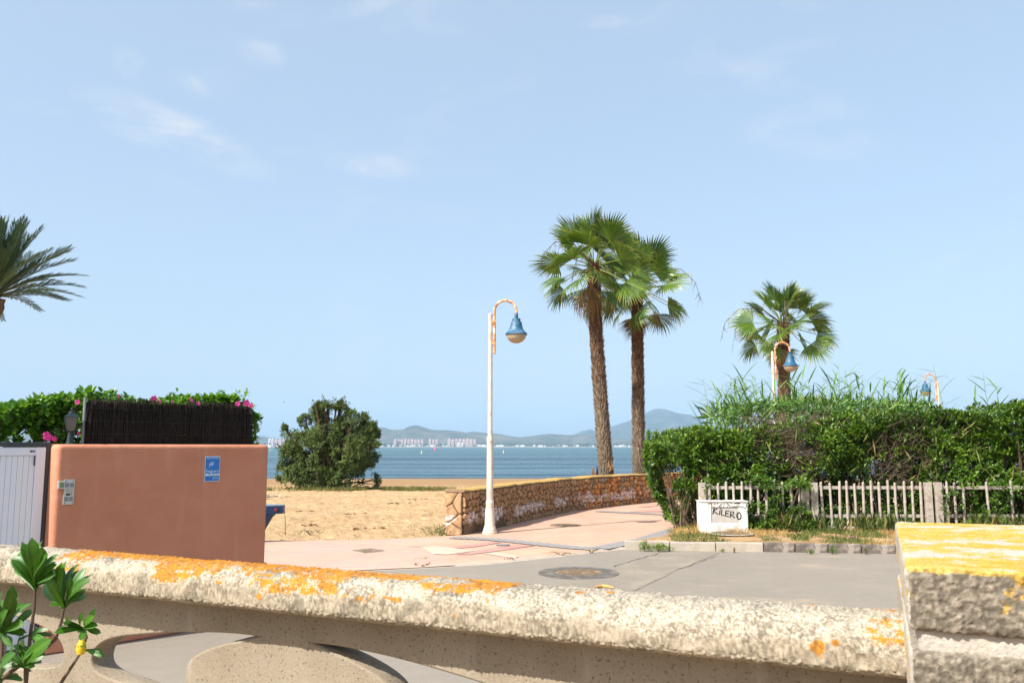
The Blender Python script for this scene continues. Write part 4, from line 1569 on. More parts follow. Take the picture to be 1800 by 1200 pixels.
def fan_palm(label, path, rad, nfr, sc, seed, dead=3, elmin=-62):
    r = random.Random(seed)
    base, topp = Vector(path[0]), Vector(path[-1])
    t = thing('fan_palm', label, 'palm tree', base, 0, None)
    pts = trunk_path(path, 60)
    H = topp.z - base.z
    # trunk core
    vs, ts = [], []
    nn = 16
    for i, p in enumerate(pts):
        q = i / (len(pts) - 1)
        rr_ = rad * (1.22 - 0.22 * min(1, q * 8)) * (1 - 0.14 * q) * (1 + 0.04 * r.uniform(-1, 1))
        for k in range(nn):
            a = 2 * pi * k / nn
            j = 1 + 0.05 * r.uniform(-1, 1)
            vs.append(p - base + Vector((math.cos(a) * rr_ * j * 0.9, math.sin(a) * rr_ * j * 0.9, 0)))
            ts.append(q)
    fs = [(i * nn + k, i * nn + (k + 1) % nn, (i + 1) * nn + (k + 1) % nn, (i + 1) * nn + k) for i in range(len(pts) - 1) for k in range(nn)]
    m = MB()
    m.add(vs, fs)
    m.tint = ts
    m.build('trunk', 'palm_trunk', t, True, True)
    # old leaf bases: a spiral of split stubs
    m = MB()
    nst = int(H / 0.0052)
    for k in range(nst):
        q = (k + 0.5) / nst
        idx = min(len(pts) - 2, int(q * (len(pts) - 1)))
        p = pts[idx].lerp(pts[idx + 1], q * (len(pts) - 1) - idx) - base
        a = k * 2.39996 + r.uniform(-0.12, 0.12)
        rr_ = rad * (1.22 - 0.22 * min(1, q * 8)) * (1 - 0.14 * q) * 0.88
        o_ = Vector((math.cos(a), math.sin(a), 0))
        s_ = Vector((-math.sin(a), math.cos(a), 0))
        w = 0.055 * r.uniform(0.8, 1.2) * (rad / 0.22)
        hh = 0.13 * r.uniform(0.7, 1.25)
        lean = 0.055 * r.uniform(0.5, 1.5)
        b0, b1 = p + o_ * (rr_), p + o_ * (rr_ + lean) + Vector((0, 0, hh))
        b1 += s_ * r.uniform(-0.015, 0.015)
        m.add([b0 - s_ * w, b0 + s_ * w, b1 + s_ * w * 0.45, b1 - s_ * w * 0.45, b0 + o_ * 0.03, b1 + o_ * 0.008],
              [(0, 4, 5, 3), (4, 1, 2, 5), (0, 3, 2, 1), (3, 5, 2)], min(1, max(0, q + r.uniform(-0.18, 0.18))))
    ob = m.build('leaf_bases', 'palm_trunk', t, False, True)
    ob['kind'] = 'stuff'
    # fronds
    ct = topp - base
    for k in range(nfr):
        q = (k + 0.5) / nfr
        az = k * 2.39996 + r.uniform(-0.25, 0.25)
        el = math.radians(84 + (elmin - 84) * q ** 0.85 + r.uniform(-9, 9))
        v = min(4, int(q * 4.2 + r.uniform(0, 0.9)))
        o = bpy.data.objects.new('frond', FANS[v])
        COL.objects.link(o)
        o.parent = t
        o.matrix_local = frond_matrix(ct + Vector((0, 0, 0.12 - 0.28 * q)) + Vector((math.cos(az), math.sin(az), 0)) * rad * 0.45, az, el, r.uniform(-1.1, 1.1), sc * r.uniform(0.84, 1.08))
    for k in range(dead):
        az = r.uniform(0, 2 * pi)
        o = bpy.data.objects.new('dry_frond', FANS_DEAD[k % 2])
        COL.objects.link(o)
        o.parent = t
        o.matrix_local = frond_matrix(ct + Vector((0, 0, -0.2)), az, math.radians(r.uniform(-75, -35)), r.uniform(-0.5, 0.5), sc * 0.9)
    # arching flower stalks
    for k in range(3):
        az = r.uniform(0, 2 * pi)
        d = Vector((math.cos(az), math.sin(az), 0))
        pp_ = [ct, ct + d * 0.7 + Vector((0, 0, 0.55)), ct + d * 1.4 + Vector((0, 0, 0.55)), ct + d * 1.85 + Vector((0, 0, 0.1)), ct + d * 2.0 + Vector((0, 0, -0.5))]
        m = MB().tube([p_ * 1.0 for p_ in pp_], [0.02, 0.015, 0.012, 0.008, 0.004], 5)
        for j in range(18):
            s_ = r.uniform(0.35, 1)
            i_ = min(3, int(s_ * 4))
            p_ = pp_[i_].lerp(pp_[i_ + 1], s_ * 4 - i_)
            e = p_ + Vector((r.uniform(-0.14, 0.14), r.uniform(-0.14, 0.14), -r.uniform(0.1, 0.35)))
            m.tube([p_, p_.lerp(e, 0.5) + Vector((0, 0, 0.03)), e], [0.006, 0.005, 0.002], 4)
        m.build('flower_stalk', 'twig_brown', t)
    return t


def px_path(pts, Y):
    return [A(px, py, Y) for px, py in pts]


p1 = px_path([(1068, 862), (1066, 838), (1060, 760), (1052, 650), (1046, 560), (1043, 466)], 25.4)
p1[0] = Vector((p1[0].x, 25.4, -0.1))
fan_palm('tall fan palm with thick brown trunk leaning towards the street lamp', p1, 0.20, 33, 1.02, 3, 3, -46)
p2 = px_path([(1126, 862), (1124, 838), (1122, 740), (1121, 620), (1120, 505)], 27.2)
p2[0] = Vector((p2[0].x, 27.2, -0.1))
fan_palm('slightly shorter fan palm with straight slim trunk beside the tall leaning one', p2, 0.185, 29, 1.0, 8, 3, -44)
p3 = px_path([(1381, 870), (1379, 700), (1377, 570)], 27.5)
p3[0] = Vector((p3[0].x, 27.5, -0.1))
fan_palm('lone short fan palm rising behind the reeds with a lamp before its trunk', p3, 0.19, 34, 0.90, 15, 2, -40)


# date palm at the left edge
def date_frond(name, seed, L=2.9, arch=0.5):
    r = random.Random(seed)
    V, F, T = [], [], []
    n = 88
    rp = []
    for i in range(n + 1):
        q = i / n
        rp.append(Vector((L * q * (1 - 0.10 * arch * q), 0, L * (0.10 * q - arch * 0.42 * q ** 2.2))))
    m = MB().tube(rp[::4], [0.03 * (1 - 0.85 * i / 22) for i in range(23)], 5)
    V += m.v
    F += m.f
    T += [0.9] * len(m.v)
    for i in range(8, n):
        q = i / n
        t = (rp[i + 1] - rp[i]).normalized()
        ll = 0.42 * math.sin(min(1, (q - 0.06) * 2.2) * pi / 2) * (1 - 0.55 * q ** 3)
        for s in (-1, 1):
            up = Vector((0, 0, 1)) - t * t.z
            side = Vector((0, s, 0))
            d = (t * r.uniform(1.1, 1.6) + side * r.uniform(0.35, 0.7) + up * r.uniform(0.1, 0.6)).normalized()
            a = rp[i]
            w = 0.026
            e = a + d * ll * r.uniform(0.85, 1.1) + Vector((0, 0, -0.03))
            mid = a.lerp(e, 0.45)
            b_ = len(V)
            V += [tuple(a), tuple(mid + t * w), tuple(e), tuple(mid - t * w)]
            F.append((b_, b_ + 1, b_ + 2, b_ + 3))
            T += [r.uniform(0, 0.7)] * 4
    me = bpy.data.meshes.new(name)
    me.from_pydata(V, [], F)
    a_ = me.attributes.new('tint', 'FLOAT', 'POINT')
    a_.data.foreach_set('value', np.array(T, dtype=np.float32))
    me.materials.append(MATS['leaf_date'])
    me.update()
    return me


DF = [date_frond('frond', 60 + k, 2.2 + 0.1 * k, 0.16 + 0.17 * k) for k in range(4)]
dt = A(-16, 524, 25.0)
dpalm = thing('date_palm', 'date palm with long feathery fronds rising behind the flowering hedge', 'palm tree', (dt.x - 0.1, 25.0, -0.1))
r = random.Random(9)
m = MB()
pts, rads = [], []
for i in range(50):
    q = i / 49
    pts.append((0.1 * q + 0.03 * math.sin(q * 20), 0, (dt.z + 0.1) * q))
    rads.append((0.27 if q < 0.93 else 0.34) * (1 + 0.09 * (i % 2)))
m.tube(pts, rads, 14)
m.tint = [0.6] * len(m.v)
m.build('trunk', 'palm_trunk', dpalm, True, True)
for k in range(84):
    q = (k + 0.5) / 84
    az = k * 2.39996
    el = math.radians(88 - 82 * q + r.uniform(-6, 6))
    o = bpy.data.objects.new('frond', DF[min(3, int(q * 4))])
    COL.objects.link(o)
    o.parent = dpalm
    o.matrix_local = frond_matrix(Vector((0.1, 0, dt.z + 0.12 + 0.2 * (1 - q))) + Vector((math.cos(az), math.sin(az), 0)) * 0.12, az, el, r.uniform(-0.6, 0.6), r.uniform(0.92, 1.12))


# ================================================================== BEACH BUSH
bp = A(578, 857, 40.0)
bush = thing('beach_bush', 'big rounded olive green bush growing alone on the sand', 'bush', (bp.x, 40.0, float(terr(np.array(40.0))) - 0.05))
r = random.Random(2)
lobes = []
for (px, py, rad_) in ((575, 790, 56), (535, 800, 44), (620, 790, 42), (590, 748, 36), (560, 752, 30), (612, 752, 32), (525, 820, 32), (640, 770, 25), (548, 830, 36), (600, 830, 38), (505, 838, 14),
                       (578, 722, 16), (600, 724, 15), (516, 775, 22), (642, 800, 24), (512, 825, 18), (648, 846, 16), (535, 740, 12), (656, 762, 12), (622, 735, 14)):
    p = A(px, py, 40.0) - bush.location
    s_ = rad_ * 40 / FPX
    lobes.append((np.array([p.x, r.uniform(-0.9, 0.9) * (1.1 - rad_ / 60), p.z]), s_))
for k in range(46):
    c0, s0 = lobes[r.randrange(14)]
    a0 = r.uniform(-0.5, pi + 0.5)
    q0 = c0 + np.array([math.cos(a0), r.uniform(-0.5, 0.5), math.sin(a0)]) * s0 * r.uniform(0.9, 1.22)
    if q0[2] > 0.2:
        lobes.append((q0, r.uniform(0.12, 0.26)))
Cs, As = [], []
for c, s_ in lobes:
    k = int(2200 * (s_ / 1.2) ** 2) + (130 if s_ > 0.3 else 55)
    d = rand_dirs(k)
    rad = s_ * RNG.uniform(0.5, 1.08, (k, 1)) ** 0.6 if s_ > 0.3 else s_ * np.clip(np.abs(RNG.normal(0, 0.75, (k, 1))), 0, 1.7)
    q = c + d * rad * np.array([1, 1, 0.95])
    ok = (fbm(q, 2.3, 3, 33) > 0.49) & (q[:, 2] > 0.02)
    Cs.append(q[ok])
    As.append(d[ok])
Cs, As = np.concatenate(Cs), np.concatenate(As)
v, f, t_ = rosettes(Cs, As + np.array([0, 0, 0.4]), 6, 0.08, 0.17, 0.30, lambda P, n: np.clip(0.15 + 0.5 * fbm(P, 1.1, 3, 12) + RNG.uniform(-0.22, 0.3, n), 0, 1), 1.0)
link('crown', npmesh('crown', v, f, {'tint': t_}), 'leaf_bush', bush)
m = MB()
for c, s_ in lobes:
    c = Vector(c)
    b0 = Vector((r.uniform(-0.35, 0.35), r.uniform(-0.2, 0.2), -0.05))
    m.tube([b0, b0.lerp(c, 0.4) + Vector((0, 0, 0.15)), c], [0.07, 0.045, 0.012], 6)
    for k in range(7):
        e = c + Vector(rand_dirs(1)[0]) * s_ * 0.95
        m.tube([b0.lerp(c, 0.75), c.lerp(e, 0.4), e], [0.025, 0.015, 0.005], 4)
m.build('trunk', 'stem_brown', bush)


# ================================================================== BIG HEDGE ON THE RIGHT
hx0 = A(1140, 800, 17.6).x
hedge = thing('clipped_hedge', 'tall dense green hedge growing over the picket fence with reeds behind it', 'hedge', (5.5, 17.4, VZ))
HL = np.array(hedge.location)


def hedge_top(x):
    """height of the hedge top by x (world)"""
    xs_ = [hx0 - 0.1, hx0 + 0.25, 3.6, 4.6, 5.6, 6.6, 7.6, 8.6, 9.4, 10.2, 12.0]
    zs_ = [1.60, 1.84, 1.92, 1.96, 2.06, 2.22, 2.30, 2.28, 2.30, 2.52, 2.62]
    return np.interp(x, xs_, zs_)


def hedge_points(n, front, seedn):
    """points on the front, the top and the end of the hedge; returns points and outward axes"""
    u = RNG.uniform(hx0, 12.2, n)
    kind = RNG.uniform(0, 1, n)
    top = hedge_top(u)
    zlow = np.interp(u, [hx0, 3.1, 3.7, 4.1, 12.2], [1.35, 0.25, 0.15, 0.74 if front == 0 else 0.12, 0.70 if front == 0 else 0.12])
    z = zlow + (top - zlow) * RNG.uniform(0, 1, n) ** 0.85
    P = np.zeros((n, 3))
    Ax = np.zeros((n, 3))
    bul = (fbm(np.stack([u, z, z * 0], 1), 1.3, 3, seedn) - 0.5) * 1.05
    fr = kind < 0.62
    P[fr] = np.stack([u, 16.55 - bul + front, z], 1)[fr]
    P[fr, 1] += (np.clip((z - top + 0.3) / 0.3, 0, 1) ** 2 * 0.3)[fr]
    Ax[fr] = [0, -1, 0.45]
    tp = (kind >= 0.62) & (kind < 0.92)
    yy = RNG.uniform(16.4, 18.4, n)
    tb = (fbm(np.stack([u, yy, yy * 0], 1), 1.6, 4, seedn + 3) - 0.5) * 0.42
    P[tp] = np.stack([u, yy, top + tb - front * 0.8], 1)[tp]
    Ax[tp] = [0, -0.25, 1]
    en = kind >= 0.92
    y2 = RNG.uniform(16.5, 18.4, n)
    z2 = RNG.uniform(0.2, 1.95, n)
    eb = (fbm(np.stack([y2 + 7, z2, z2 * 0], 1), 1.4, 3, seedn + 6) - 0.5) * 0.9
    xe = hx0 + 0.15 + 0.55 * np.clip((0.95 - z2) / 0.9, 0, 1) + eb + front
    P[en] = np.stack([xe, y2, z2], 1)[en]
    Ax[en] = [-1, -0.3, 0.3]
    return P, Ax


def brown_zone(P):
    """0..1, where the hedge has died back to bare twigs"""
    n_ = fbm(P, 0.9, 3, 44)
    z1 = np.exp(-(((P[:, 0] - 5.55) / 0.75) ** 2 + ((P[:, 2] - 1.55) / 0.55) ** 2))
    z2 = np.exp(-(((P[:, 0] - 7.15) / 0.5) ** 2 + ((P[:, 2] - 1.35) / 0.5) ** 2))
    z3 = np.exp(-(((P[:, 0] - 8.7) / 0.35) ** 2 + ((P[:, 2] - 1.3) / 0.35) ** 2))
    return np.clip(0.95 * z1 + 0.85 * z2 + 0.6 * z3 + (n_ - 0.55) * 0.9, 0, 1)


def fxx(px, Y=16.2):
    return (px - 900) / FPX * Y


def hedge_tint(P, n):
    return np.clip(0.28 + 0.8 * (fbm(P, 1.7, 3, 14) - 0.42) + RNG.uniform(-0.2, 0.42, n), 0, 0.97)


parts = []
for cnt, front, ss in ((8200, 0.0, 50), (5600, 0.16, 50), (4200, 0.36, 52), (4200, 0.62, 53), (3600, 0.95, 54)):
    P, Ax = hedge_points(cnt, front, ss)
    ok = RNG.uniform(0, 1, cnt) > brown_zone(P) * (1.05 if front < 0.3 else 0.8)
    clump = fbm(P, 3.0, 2, 61)
    ok &= clump > (0.45 if front == 0 else (0.36 if front < 0.3 else 0.2))
    if front > 0.1:
        P[:, 1] = np.maximum(P[:, 1], np.where(P[:, 2] < 1.0, 16.42, 0))
    ok &= ~((P[:, 0] < 3.8) & (fbm(P, 2.0, 2, 5) < np.interp(P[:, 2], [0.3, 1.2, 1.8], [0.55, 0.46, 0.36])))
    P, Ax = P[ok] - HL, Ax[ok]
    parts.append(rosettes(P, Ax, 9, 0.06, 0.115, 0.36, hedge_tint, 0.75))
# sprays that spill through and over the first fence panel
n = 1150
P = np.stack([RNG.uniform(fxx(1300), fxx(1412), n), RNG.uniform(15.95, 16.25, n), RNG.uniform(0.16, 1.05, n)], 1)
P[:60, 0] = RNG.uniform(fxx(1228), fxx(1320), 60)
P[:60, 2] = RNG.uniform(0.78, 1.1, 60)
P[60:230, 0] = RNG.uniform(fxx(1640), fxx(1830), 170)
ok = fbm(P, 2.6, 3, 58) > 0.47
parts.append(rosettes(P[ok] - HL, np.tile([0, -1, 0.6], (int(ok.sum()), 1)), 8, 0.055, 0.10, 0.36, hedge_tint, 0.8))
v, f, t_ = merge(*parts)
link('foliage', npmesh('foliage', v, f, {'tint': t_}), 'leaf_hedge', hedge)
# branches and dead twigs
m = MB()
r = random.Random(31)
for k in range(420):
    x = r.uniform(hx0 + 0.4, 12)
    y = r.uniform(16.7, 17.6)
    zt_ = float(hedge_top(x)) * r.uniform(0.6, 0.95)
    b0 = Vector((x, y, VZ))
    b1 = Vector((x + r.uniform(-0.3, 0.3), y + r.uniform(-0.3, 0.15), zt_ * 0.5))
    b2 = Vector((b1.x + r.uniform(-0.35, 0.35), y + r.uniform(-0.45, 0.2), zt_))
    m.tube([b0 - Vector(HL), b1 - Vector(HL), b2 - Vector(HL)], [0.022, 0.014, 0.005], 5, False)
m.build('branches', 'stem_brown', hedge)
m = MB()
made = 0
while made < 1500:
    x = r.uniform(4.3, 9.4)
    z_ = r.uniform(0.75, 2.2)
    bz = brown_zone(np.array([[x, 16.6, z_]]))[0]
    if r.random() > bz:
        continue
    made += 1
    a = r.uniform(0.1, pi - 0.1)
    L = r.uniform(0.15, 0.5)
    d = Vector((math.cos(a), r.uniform(-0.4, 0.25), math.sin(a)))
    p = Vector((x, r.uniform(16.45, 16.95), z_)) - Vector(HL)
    m.tube([p, p + d * L * 0.5 + Vector((r.uniform(-.03, .03), 0, r.uniform(-.03, .03))), p + d * L], [0.006, 0.0045, 0.002], 3, False)
m.build('dead_twigs', 'twig_brown', hedge)['kind'] = 'stuff'
# fallen pale reed blades hanging in the hedge
m = MB()
for k in range(46):
    x, z_ = r.uniform(3.9, 9.6), r.uniform(0.8, 2.2)
    p = Vector((x, 16.35 + r.uniform(-0.05, 0.2), z_)) - Vector(HL)
    a = r.uniform(-1.2, 1.2)
    d = Vector((math.sin(a), -0.1, math.cos(a) * r.choice((1, -1))))
    L = r.uniform(0.15, 0.34)
    s_ = Vector((math.cos(a), 0.2, -math.sin(a))) * 0.012
    m.add([p - s_, p + d * L * 0.5 - s_ * 1.4, p + d * L, p + d * L * 0.5 + s_ * 1.4], [(0, 1, 2, 3)], r.choice((0.5, 0.95, 1.0)))
m.build('hanging_blades', 'leaf_reed', hedge, False, True)['kind'] = 'stuff'


# ================================================================== REEDS BEHIND THE HEDGE
def reed_meshes(seed, H=2.6, top_only=False):
    r = random.Random(seed)
    st = MB()
    lean = r.uniform(-0.12, 0.12)
    pts = [Vector((lean * (q ** 2) * H, r.uniform(-0.01, 0.01), H * q)) for q in np.linspace(0, 1, 9)]
    st.tube(pts, [0.009, 0.009, 0.008, 0.008, 0.007, 0.006, 0.005, 0.004, 0.002], 5, False, 0.75)
    lf = MB()
    n = 13
    for k in range(n):
        q = 0.42 + 0.58 * (k + r.uniform(-0.3, 0.3)) / n
        q = min(0.99, q)
        i = int(q * 8)
        p = pts[i].lerp(pts[min(8, i + 1)], q * 8 - i)
        az = (k % 2) * pi + r.uniform(-0.7, 0.7) + 0.3
        d = Vector((math.cos(az), math.sin(az), 0))
        L = r.uniform(0.28, 0.52) * (1.0 if q < 0.9 else 0.8)
        up = r.uniform(0.4, 1.3)
        dr = r.uniform(0.05, 0.6)
        w = r.uniform(0.011, 0.018)
        s_ = Vector((-d.y, d.x, 0))
        row = []
        for u_ in (0, 0.3, 0.6, 0.85, 1.0):
            c = p + d * L * u_ * 0.85 + Vector((0, 0, L * (up * u_ - dr * u_ * u_)))
            ww = w * (0.6, 1.0, 0.85, 0.45, 0.04)[int(round(u_ * 4)) if u_ != 0.3 and u_ != 0.85 else (1 if u_ == 0.3 else 3)]
            row += [c - s_ * ww + Vector((0, 0, ww * 0.4)), c, c + s_ * ww + Vector((0, 0, ww * 0.4))]
        fs = []
        for j in range(4):
            fs += [(3 * j, 3 * j + 3, 3 * j + 4, 3 * j + 1), (3 * j + 1, 3 * j + 4, 3 * j + 5, 3 * j + 2)]
        lf.add(row, fs, min(1, max(0, r.gauss(0.45, 0.22))))
    a = st.mesh('stem', True)
    b_ = lf.mesh('leaves', True)
    a.materials.append(MATS['leaf_reed'])
    b_.materials.append(MATS['leaf_reed'])
    return a, b_


REEDS = [reed_meshes(100 + k) for k in range(8)]


def reed(x, y, H, rz, label, group):
    k = random.randrange(8)
    o = bpy.data.objects.new('reed', REEDS[k][0])
    COL.objects.link(o)
    o.location = (x, y, 0.0)
    o.rotation_euler = (random.uniform(-0.05, 0.05), random.uniform(-0.06, 0.1), rz)
    o.scale = (H / 2.6,) * 3
    tag(o, label, 'reed', group)
    c = bpy.data.objects.new('leaves', REEDS[k][1])
    COL.objects.link(c)
    c.parent = o
    return o


random.seed(77)
profile = [(1248, 685), (1275, 665), (1300, 668), (1330, 665), (1360, 670), (1395, 655), (1425, 640), (1448, 690), (1470, 640), (1492, 645), (1515, 655), (1540, 668), (1572, 655), (1592, 668),
           (1610, 675), (1632, 695)]
for k in range(80):
    px = random.uniform(1246, 1640)
    tp = np.interp(px, [p[0] for p in profile], [p[1] for p in profile]) + abs(random.gauss(8, 26)) - 10
    y = random.uniform(17.7, 19.6)
    p = A(px, tp, y)
    reed(p.x, y, p.z, random.uniform(0, 6.28), 'green reed in the thick stand rising above the hedge', 'reeds behind the hedge')
for px, tp, lab in ((1678, 637, 'tall single reed rising above the hedge just right of the farthest lamp'), (1742, 655, 'thin reed leaning out of the right end of the hedge'),
                    (1762, 672, 'short reed at the high right corner of the hedge'), (1715, 690, 'small reed tip showing above the hedge between two taller reeds')):
    p = A(px, tp, 18.2)
    reed(p.x, 18.2, p.z, random.uniform(0, 6.28), lab, None)
# low leafy tangle of reeds against the hedge top
n = 1700
px = RNG.uniform(1245, 1640, n)
yy = RNG.uniform(17.5, 19.4, n)
hi = np.interp(px, [1245, 1300, 1420, 1500, 1600, 1660], [730, 720, 714, 716, 720, 728])
py = hi + np.abs(RNG.normal(0, 22, n)) - 8
P = np.array([A(a, b_, c)[:] for a, b_, c in zip(px, py, yy)])
D = unit(np.stack([RNG.normal(0, 0.8, n), RNG.normal(0, 0.6, n), RNG.uniform(-0.1, 1.1, n)], 1))
L = RNG.uniform(0.16, 0.38, n)
v, f, t_ = leaf_cloud(P, D, rand_dirs(n), L, RNG.uniform(0.014, 0.026, n), np.clip(RNG.normal(0.5, 0.22, n), 0, 1), 'rhomb', 0.2, 0.25)
o = link('reed_foliage', npmesh('reed_foliage', v, f, {'tint': t_}), 'leaf_reed')
tag(o, 'tangled low reed leaves filling the gap above the hedge', 'reeds', None, 'stuff')


# ================================================================== PICKET FENCE, BOX, VERGE PLANTS
FY = 16.25


def fx(px, Y=FY):
    return (px - 900) / FPX * Y


picket_me = []
r = random.Random(12)
for k in range(5):
    m = MB()
    ww = 0.024 + 0.004 * r.random()
    m.tube([(0, 0, 0), (r.uniform(-.008, .008), 0, 0.4), (r.uniform(-.008, .008), 0, 0.8), (r.uniform(-.01, .01), 0, 0.82)], [ww, ww * 0.97, ww * 0.92, ww * 0.55], 8)
    me = m.mesh('picket')
    me.materials.append(MATS['fence_paint'])
    picket_me.append(me)
post_me = MB().box(-0.062, 0.062, -0.05, 0.05, 0, 0.87, 0.006).mesh('post')
post_me.materials.append(MATS['fence_paint'])


def fence(x0, x1, label, first_gap=0.12, missing=(), right_post=True):
    t = thing('picket_fence', label, 'fence', (x0, FY, VZ))
    w = x1 - x0
    for i, px_ in enumerate((0.062, w - 0.062) if right_post else (0.062,)):
        o = bpy.data.objects.new('post', post_me)
        COL.objects.link(o)
        o.parent = t
        o.location = (px_, 0, r.uniform(-0.015, 0.01))
        o.rotation_euler = (0, r.uniform(-0.012, 0.012), r.uniform(-0.05, 0.05))
    for z_ in (0.21, 0.735):
        MB().box(0.125, w - 0.125, 0.03, 0.07, z_, z_ + 0.062, 0.008).build('rail', 'fence_paint', t)
    x = 0.125 + first_gap
    k = 0
    while x < w - 0.16:
        if k not in missing:
            o = bpy.data.objects.new('picket', picket_me[k % 5])
            COL.objects.link(o)
            o.parent = t
            o.location = (x, 0.003, 0.06 + r.uniform(-0.035, 0.03))
            o.rotation_euler = (0, r.uniform(-0.02, 0.03), r.uniform(0, 6))
        x += 0.152 + r.uniform(-0.006, 0.006)
        k += 1
    return t


fence(fx(1224), fx(1413.5), 'weathered white picket fence panel overgrown behind the graffitied box', 0.08)
fence(fx(1417.5), fx(1627), 'weathered white picket fence panel with clear pickets between two double posts', 0.1)
fence(fx(1632.5), fx(1860), 'weathered white picket fence panel with missing pickets under the high hedge end', 0.1, (3, 4, 6, 7, 9))
slab('footing', [(fx(1420), FY - 0.09, 0), (fx(1900), FY - 0.09, 0), (fx(1900), FY + 0.2, 0), (fx(1420), FY + 0.2, 0)], 0.0, VZ + 0.055, 'cement_light', verge)

# white meter box with lettering
BY = 15.95
bx0, bx1 = (1226 - 900) / FPX * BY, (1308 - 900) / FPX * BY
box = thing('meter_box', 'low white concrete meter box with black KILERO lettering before the fence', 'meter box', (bx0, BY, VZ - 0.03))
bw, bh = bx1 - bx0, 0.55
b = MB()
dx0, dx1, dz0, dz1 = 0.20, 0.20 + 0.50, 0.17, 0.455
b.box(0, dx0, 0, 0.34, 0, bh, 0.012)
b.box(dx1, bw, 0.002, 0.338, 0, bh, 0.012)
b.box(dx0 - 0.005, dx1 + 0.005, 0.001, 0.339, 0.001, dz0, 0.008)
b.box(dx0 - 0.005, dx1 + 0.005, 0.001, 0.339, dz1, bh - 0.001, 0.008)
b.build('body', 'box_white', box)
MB().box(-0.012, bw + 0.014, -0.014, 0.352, bh + 0.001, bh + 0.022, 0.006).build('lid', 'box_white', box)
bdoor = MB().box(dx0 + 0.002, dx1 - 0.002, 0.016, 0.05, dz0 + 0.002, dz1 - 0.002, 0.003).build('door', 'box_door', box)


def scrawl(strokes, *a, **k):
    for st in strokes:
        ribbon([st], *a, **k)


def ribbon(strokes, w, y, parent, name, mat, ox=0, oz=0, sc=1.0, slope=0.0):
    """painted strokes on a plane facing -y"""
    m = MB()
    for st in strokes:
        P = [Vector((ox + a * sc, 0, oz + b_ * sc + slope * a * sc)) for a, b_ in st]
        if len(P) == 1:
            P.append(P[0] + Vector((w * 0.4, 0, w * 0.3)))
        vs = []
        for i, p in enumerate(P):
            a, c = P[max(0, i - 1)], P[min(len(P) - 1, i + 1)]
            t = (c - a).normalized()
            n = Vector((-t.z, 0, t.x)) * w / 2
            ext = t * (w * 0.35 if i == len(P) - 1 else (-w * 0.35 if i == 0 else 0))
            vs += [(p.x + n.x + ext.x, y, p.z + n.z + ext.z), (p.x - n.x + ext.x, y, p.z - n.z + ext.z)]
        fs = [(2 * i, 2 * i + 1, 2 * i + 3, 2 * i + 2) for i in range(len(P) - 1)]
        m.add(vs, fs)
    return m.build(name, mat, parent)


Kl = [[(0, 0), (0.25, 1)], [(0.75, 1), (0.12, 0.5), (0.8, 0.02)]]
Il = [[(0.1, 0), (0.22, 0.7)], [(0.3, 1.02)]]
Ll = [[(0.12, 0.95), (0, 0), (0.5, 0.0)]]
El = [[(0.62, 0.95), (0.1, 0.95), (0, 0), (0.55, 0.0)], [(0.05, 0.5), (0.5, 0.5)]]
Rl = [[(0, 0), (0.1, 0.95), (0.6, 0.9), (0.58, 0.55), (0.08, 0.46), (0.7, 0.0)]]
Ol = [[(0.36 + 0.34 * math.sin(a), 0.5 + 0.52 * math.cos(a)) for a in np.linspace(0, 2 * pi, 13)]]
xx = dx0 + 0.03
zz = 0.34
for L_, adv, s_, dz in ((Kl, 0.108, 0.105, 0.0), (Il, 0.045, 0.105, -0.012), (Ll, 0.075, 0.10, -0.026), (El, 0.088, 0.105, -0.042), (Rl, 0.115, 0.11, -0.062), (Ol, 0.1, 0.115, -0.09)):
    ribbon(L_, 0.021, 0.0135 if xx < dx1 - 0.1 else -0.002, bdoor, 'letter', 'black_paint', xx, zz + dz, s_, -0.1)
    xx += adv
scrawl([[(0.0, 0.06), (0.06, 0.06), (0.06, 0.0)], [(0.11, 0.05)], [(0.1, 0.0)], [(0.17, 0.06)], [(0.2, 0.0), (0.25, 0.05)], [(0.24, 0.0)], [(0.3, 0.05)], [(0.29, 0.0)], [(0.36, 0.06), (0.42, 0.0)], [(0.36, 0.0)],
        [(0.44, 0.06)], [(0.5, 0.065), (0.6, 0.065)]], 0.014, -0.0165 + 0.0145, box, 'scrawl', 'black_paint', dx0 - 0.05, 0.468, 0.95)
scrawl([[(0, 0), (0.15, 0.005), (0.28, -0.03)], [(0.3, 0.05), (0.29, 0.0)]], 0.012, -0.002, box, 'scrawl', 'black_paint', dx1 - 0.12, 0.47, 0.9)


# dry grass over the verge
def blades(P, hmin, hmax, wd, tint, lean=0.5):
    n = len(P)
    D = unit(np.stack([RNG.normal(0, lean, n), RNG.normal(0, lean, n), np.ones(n)], 1))
    H = RNG.uniform(hmin, hmax, n)
    return leaf_cloud(P, D, rand_dirs(n), H, np.full(n, wd) * RNG.uniform(0.7, 1.3, n), tint, 'rhomb', 0.1, RNG.uniform(0.05, 0.25))


